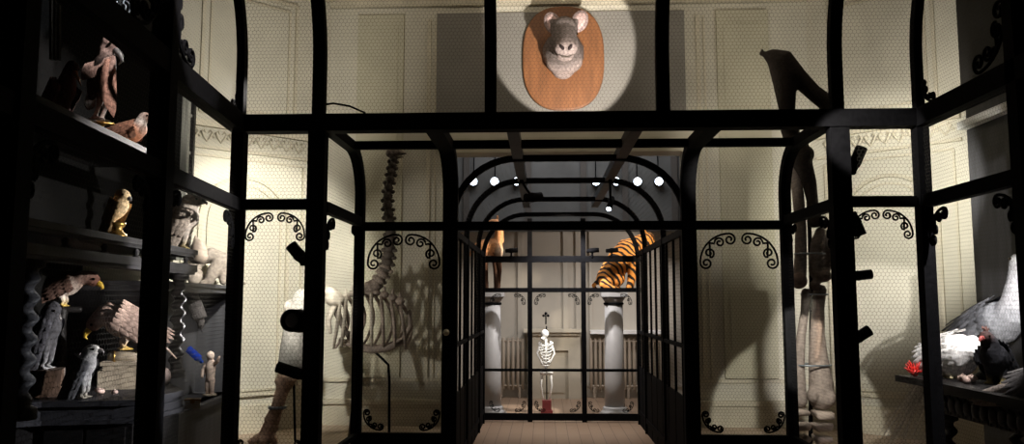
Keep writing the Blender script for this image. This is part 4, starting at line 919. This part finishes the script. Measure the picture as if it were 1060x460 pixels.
# slim animal
da = thing('slim_legged_animal', 'orange-brown slim-legged animal standing on the left column', 'animal', tuple(cl_))
oc, dk = (.75, .36, .16), (.10, .05, .03)
def dp_(px, py, o=0): return P(px, py, YCo + o)
put('body', organic([('t', [dp_(496, 258), dp_(506, 256), dp_(515, 254)], [.12, .125, .11], oc), ('e', dp_(516, 260, -.04), (.07, .08, .11), None, (.85, .66, .48)),  # paler chest ellipsoid paints the light falling on the chest
     ('t', [dp_(515, 262, -.08), dp_(517, 280, -.08), dp_(516, 301, -.08)], [.06, .035, .026], dk), ('t', [dp_(512, 262, .08), dp_(513, 280, .08), dp_(513, 301, .08)], [.06, .035, .026], dk), ('t', [dp_(500, 262, -.08), dp_(503, 282, -.08), dp_(504, 301, -.08)], [.07, .035, .026], dk), ('t', [dp_(500, 262, .08), dp_(502, 282, .08), dp_(503, 301, .08)], [.07, .035, .026], dk),
     ('t', [dp_(516, 250), dp_(517, 240), dp_(514, 232)], [.08, .06, .055], oc), ('e', dp_(511, 231, -.04), (.085, .055, .055), None, oc), ('e', dp_(515, 226, .0), (.02, .02, .05), None, oc), ('t', [dp_(491, 255), dp_(486, 265)], [.03, .02], oc)], .014, 2), 'fur', da, da)
part('eye', MB().ball(dp_(510, 230, -.095), .012), 'eye', da, da)
# small skeleton on a stand
YB = 11.6
def bp_(px, py, o=0): return P(px, py, YB + o)
ss = thing('small_skeleton', 'brightly lit small white skeleton upright on a red-based stand', 'skeleton', (bp_(566, 430).x, YB, 0))
z0 = max(.0, 0); bxm = bp_(566, 425); 
part('stand_base', MB().box(bxm.x - .085, bxm.x + .085, YB - .07, YB + .07, 0, .05).box(bxm.x - .065, bxm.x + .065, YB - .06, YB + .06, .05, .19), 'redbrown', ss, ss)
part('support_rod', MB().tube([(bxm.x, YB + .03, .2), (bxm.x, YB + .03, bp_(565, 338).z)], .009, 8), 'iron', ss, ss)
fin = bp_(565, 327); part('cross_finial', MB().ball(fin + V((0, 0, .03)), .022).ball(fin + V((-.032, 0, 0)), .02).ball(fin + V((.032, 0, 0)), .02).tube([fin + V((0, 0, -.12)), fin + V((0, 0, .03))], .01, 6), 'iron', ss, ss)
part('skull', MB().ball(bp_(564, 346), (.055, .06, .065)).ball(bp_(562, 351, -.04), (.035, .04, .03)), 'white', ss, ss)
mb = MB()
for k in range(7):
    py = 356 + k * 3.4
    for s in (-1, 1):
        c = bp_(565, py); w = .075 + .02 * math.sin(k); mb.tube([c + V((0, .03, 0)), c + V((s * w, 0, .0)), c + V((s * w * .7, -.07, -.02)), c + V((0, -.08, -.03))], .009, 6)
mb.tube([bp_(565, 350), bp_(565, 388)], .018, 8)
part('ribcage', mb, 'white', ss, ss)
part('pelvis', MB().ball(bp_(562, 386), (.05, .04, .04)).ball(bp_(569, 386), (.05, .04, .04)), 'white', ss, ss)
for s, px in ((-1, 561), (1, 570)):
    part('arm', MB().tube([bp_(565 + s * 5, 354), bp_(565 + s * 9, 366), bp_(565 + s * 4, 376, -.08)], [.016, .014, .01], 7).ball(bp_(565 + s * 6, 356), .026), 'white', ss, ss)
    part('leg', MB().tube([bp_(px, 386), bp_(px + s, 400, -.03), bp_(px - s * 1.5, 416)], [.02, .017, .012], 7), 'white', ss, ss)
# fireplace with mantel on the far wall, radiators
YM = 13.3
mt_ = thing('fireplace', 'pale fireplace surround with stepped mantel on the far wall', 'fireplace', (P(567, 400, YM).x, YM, 0))
mx0, mx1 = P(546, 380, YM).x, P(601, 380, YM).x; mz = P(567, 341, YM).z
part('mantelshelf', MB().box(mx0 - .06, mx1 + .06, YM - .12, 13.56, mz - .05, mz).box(mx0, mx1, YM - .06, 13.56, mz - .1, mz - .05), 'trim', mt_, mt_)
part('surround', MB().box(mx0, mx0 + .2, YM, 13.56, 0, mz - .1).box(mx1 - .2, mx1, YM, 13.56, 0, mz - .1).box(mx0 + .2, mx1 - .2, YM, 13.56, mz - .35, mz - .1), 'trim', mt_, mt_)
part('fire_panel', MB().box(mx0 + .2, mx1 - .2, YM + .06, YM + .1, 0, mz - .35).box(mx0 + .26, mx1 - .26, YM + .045, YM + .06, .1, mz - .45), 'trim', mt_, mt_)
for a_, b_, lb in ((612, 645, 'painted ribbed radiator under the white sill left of the right column'), (647, 690, 'painted ribbed radiator under the white sill right of the right column'), (516, 541, 'painted ribbed radiator in the far room beside the left column')):
    x0, x1 = P(a_, 380, 13.4).x, P(b_, 380, 13.4).x; t = thing('radiator', lb, 'radiator', ((x0 + x1) / 2, 13.42, 0), 0, 'ribbed radiators in the far room')
    zt = P(630, 351, 13.4).z; mb = MB(); n = int((x1 - x0) / .075)
    for k in range(n + 1): xx = x0 + k * (x1 - x0) / n; mb.tube([(xx, 13.42, .15), (xx, 13.42, zt)], .028, 8)
    part('radiator_fins', mb, 'rad', t, t); part('header_pipe', MB().tube([(x0, 13.42, zt - .04), (x1, 13.42, zt - .04)], .02, 8).tube([(x0, 13.42, .2), (x1, 13.42, .2)], .02, 8), 'rad', t, t)
    for xx in (x0 + .05, x1 - .05): part('foot', MB().box(xx - .02, xx + .02, 13.38, 13.46, 0, .18), 'rad', t, t)
zs = P(630, 344, 13.3).z
struct('trim_13', MB().box(P(611, 343, 13.3).x, P(692, 343, 13.3).x, 13.25, 13.6, zs - .03, zs + .025), 'ledge')

# ------------------------------------------------------------------ light
def spot(name, loc, tgt, W, ang, blend=.3, col=(1, .93, .8), r=.03):
    d = bpy.data.lights.new(name, 'SPOT'); d.energy = W; d.spot_size = math.radians(ang); d.spot_blend = blend; d.color = col; d.shadow_soft_size = r
    o = bpy.data.objects.new(name, d); COL.objects.link(o); o.location = loc; o.rotation_euler = (V(tgt) - V(loc)).to_track_quat('-Z', 'Y').to_euler(); return o
def area(name, loc, tgt, W, sx_, sy_, col=(1, .9, .75)):
    d = bpy.data.lights.new(name, 'AREA'); d.shape = 'RECTANGLE'; d.size = sx_; d.size_y = sy_; d.energy = W; d.color = col
    o = bpy.data.objects.new(name, d); COL.objects.link(o); o.location = loc; o.rotation_euler = (V(tgt) - V(loc)).to_track_quat('-Z', 'Y').to_euler(); return o
spot('head_spot', (.75, 6.3, 2.95), P(585, 52, YW), 560, 34, .10, (1, .92, .82))
spot('left_wall_spot', (-2.0, 6.3, 2.5), (-2.95, 7.75, 1.9), 270, 84, .5, (1, .965, .85))
spot('skeleton_spot', (-2.55, 5.95, 1.35), P(392, 305, 7.9), 55, 46, .4, (1, .94, .82))
spot('right_wall_spot', (2.9, 5.95, 2.75), (3.45, 7.9, 2.5), 230, 72, .7, (1, .965, .85))
spot('right_low_spot', (1.95, 6.05, 1.7), P(822, 440, YW), 120, 36, .12, (1, .965, .85))
spot('right_back_spot', (1.3, 6.15, 2.6), P(765, 190, YW), 55, 56, .8, (1, .94, .82))
spot('leg_spot', (1.75, 6.2, 2.6), P(845, 400, 7.2), 22, 36, .5, (1, .93, .90))
spot('upper_shelf_spot', (-2.2, 6.4, 3.3), (-2.6, 4.75, 2.9), 190, 32, .4, (1, .93, .88), .02)
spot('upper_front_fill', (-.9, 3.9, 4.5), (-2.6, 4.75, 2.86), 420, 26, .4, (1, .93, .88), .02)  # added front fill for the upper birds, no fixture here
spot('gallery_spot', (-2.25, 6.5, 2.75), (-2.5, 4.9, 2.15), 90, 34, .4, (1, .94, .86), .02)
spot('gallery_front_fill', (1.0, 5.0, 1.9), (-2.53, 5.05, 2.16), 800, 22, .4, (1, .94, .86), .02)  # fill lamp added in the open walkway without a fixture
spot('lower_bay_spot', (-2.25, 6.45, 1.58), (-2.78, 4.75, 1.36), 170, 28, .3, (1, .95, .92), .02)
spot('lower_front_fill', (1.0, 4.9, 1.75), (-2.78, 4.75, 1.40), 850, 15, .4, (1, .95, .92), .02)  # added frontal fill that brightens the lower birds
spot('left_column_fill', (1.0, 4.9, 1.7), cab(XA, .04, 1.45), 420, 9, .5, (.95, .97, 1), .02)  # lamp added to bring out the left twisted column
spot('ornament_spot', (.6, 4.9, 3.3), cpos(127, 6, .06), 400, 7, .4, (.9, .95, 1), .02)
spot('base_edge_fill', (.9, 4.5, 1.5), Gz(112, 426, .98), 480, 13, .6, (.95, .95, 1), .02)  # extra lamp, added only to brighten the base's front edge
spot('side_cabinet_spot', (-1.72, 6.1, 2.3), on2(210, 1.15, .1), 52, 48, .5, (1, .95, .90))
spot('table_spot', (3.22, 4.25, 1.98), (3.24, 6.6, 1.45), 420, 27, .3, (1, .955, .9), .02)
spot('peafowl_spot', (2.95, 5.0, 2.9), (3.03, 5.75, 1.1), 250, 46, .3, (1, .96, .94), .02)
spot('right_side_spot', (1.6, 5.2, 2.9), (3.6, 6.5, 2.4), 90, 40, .5, (1, .94, .85), .02)
spot('upper_right_fill', (3.3, 6.5, 3.05), (3.3, 8.1, 4.4), 60, 90, .7, (1, .94, .82))  # upward lamp added to raise the right upper wall
spot('upper_left_fill', (-2.1, 6.3, 3.1), (-3.1, 7.7, 4.0), 95, 110, .7, (1, .94, .82))  # added uplight that brightens the upper left wall
spot('upper_mid_spot', (1.5, 6.9, 3.05), P(770, 60, YW), 26, 80, .9, (1, .92, .78))
spot('trophy_spot', (3.1, 5.0, 3.6), zb_, 45, 14, .4)
spot('far_skeleton_spot', P(620, 240, 11.0), bp_(566, 365), 280, 24, .3, (1, .95, .88))
spot('tiger_spot', (2.2, 9.6, 2.9), tp_(642, 268), 190, 26, .4, (1, .86, .66))
spot('animal_spot', (1.0, 10.2, 2.75), dp_(512, 255), 260, 22, .3, (1, .85, .68))
spot('column_spot', (.3, 10.3, 2.6), (.3, 11.3, .7), 110, 110, .6, (.98, .95, .95))
spot('far_wall_spot', (2.4, 11.2, 2.6), (.9, 13.5, 1.6), 110, 60, .3, (1, .90, .85))
area('far_room_wash', (.4, 11.6, 5.0), (.3, 13.0, 1.0), 90, 3.0, 1.2, (.95, .93, .95))
area('tunnel_wash', (.25, 9.8, 2.78), (.25, 9.8, 0), 14, .8, 1.2, (1, .82, .65))
area('room_wash', (.3, 6.7, 5.2), (.3, 8.5, 3.6), 24, 4.5, .8, (1, .86, .66))

w = bpy.data.worlds.new('world'); scn.world = w; w.use_nodes = True
w.node_tree.nodes['Background'].inputs[0].default_value = (.02, .02, .022, 1); w.node_tree.nodes['Background'].inputs[1].default_value = .3
scn.view_settings.view_transform = 'Standard'; scn.view_settings.look = 'None'; scn.view_settings.exposure = 0; scn.view_settings.gamma = 1
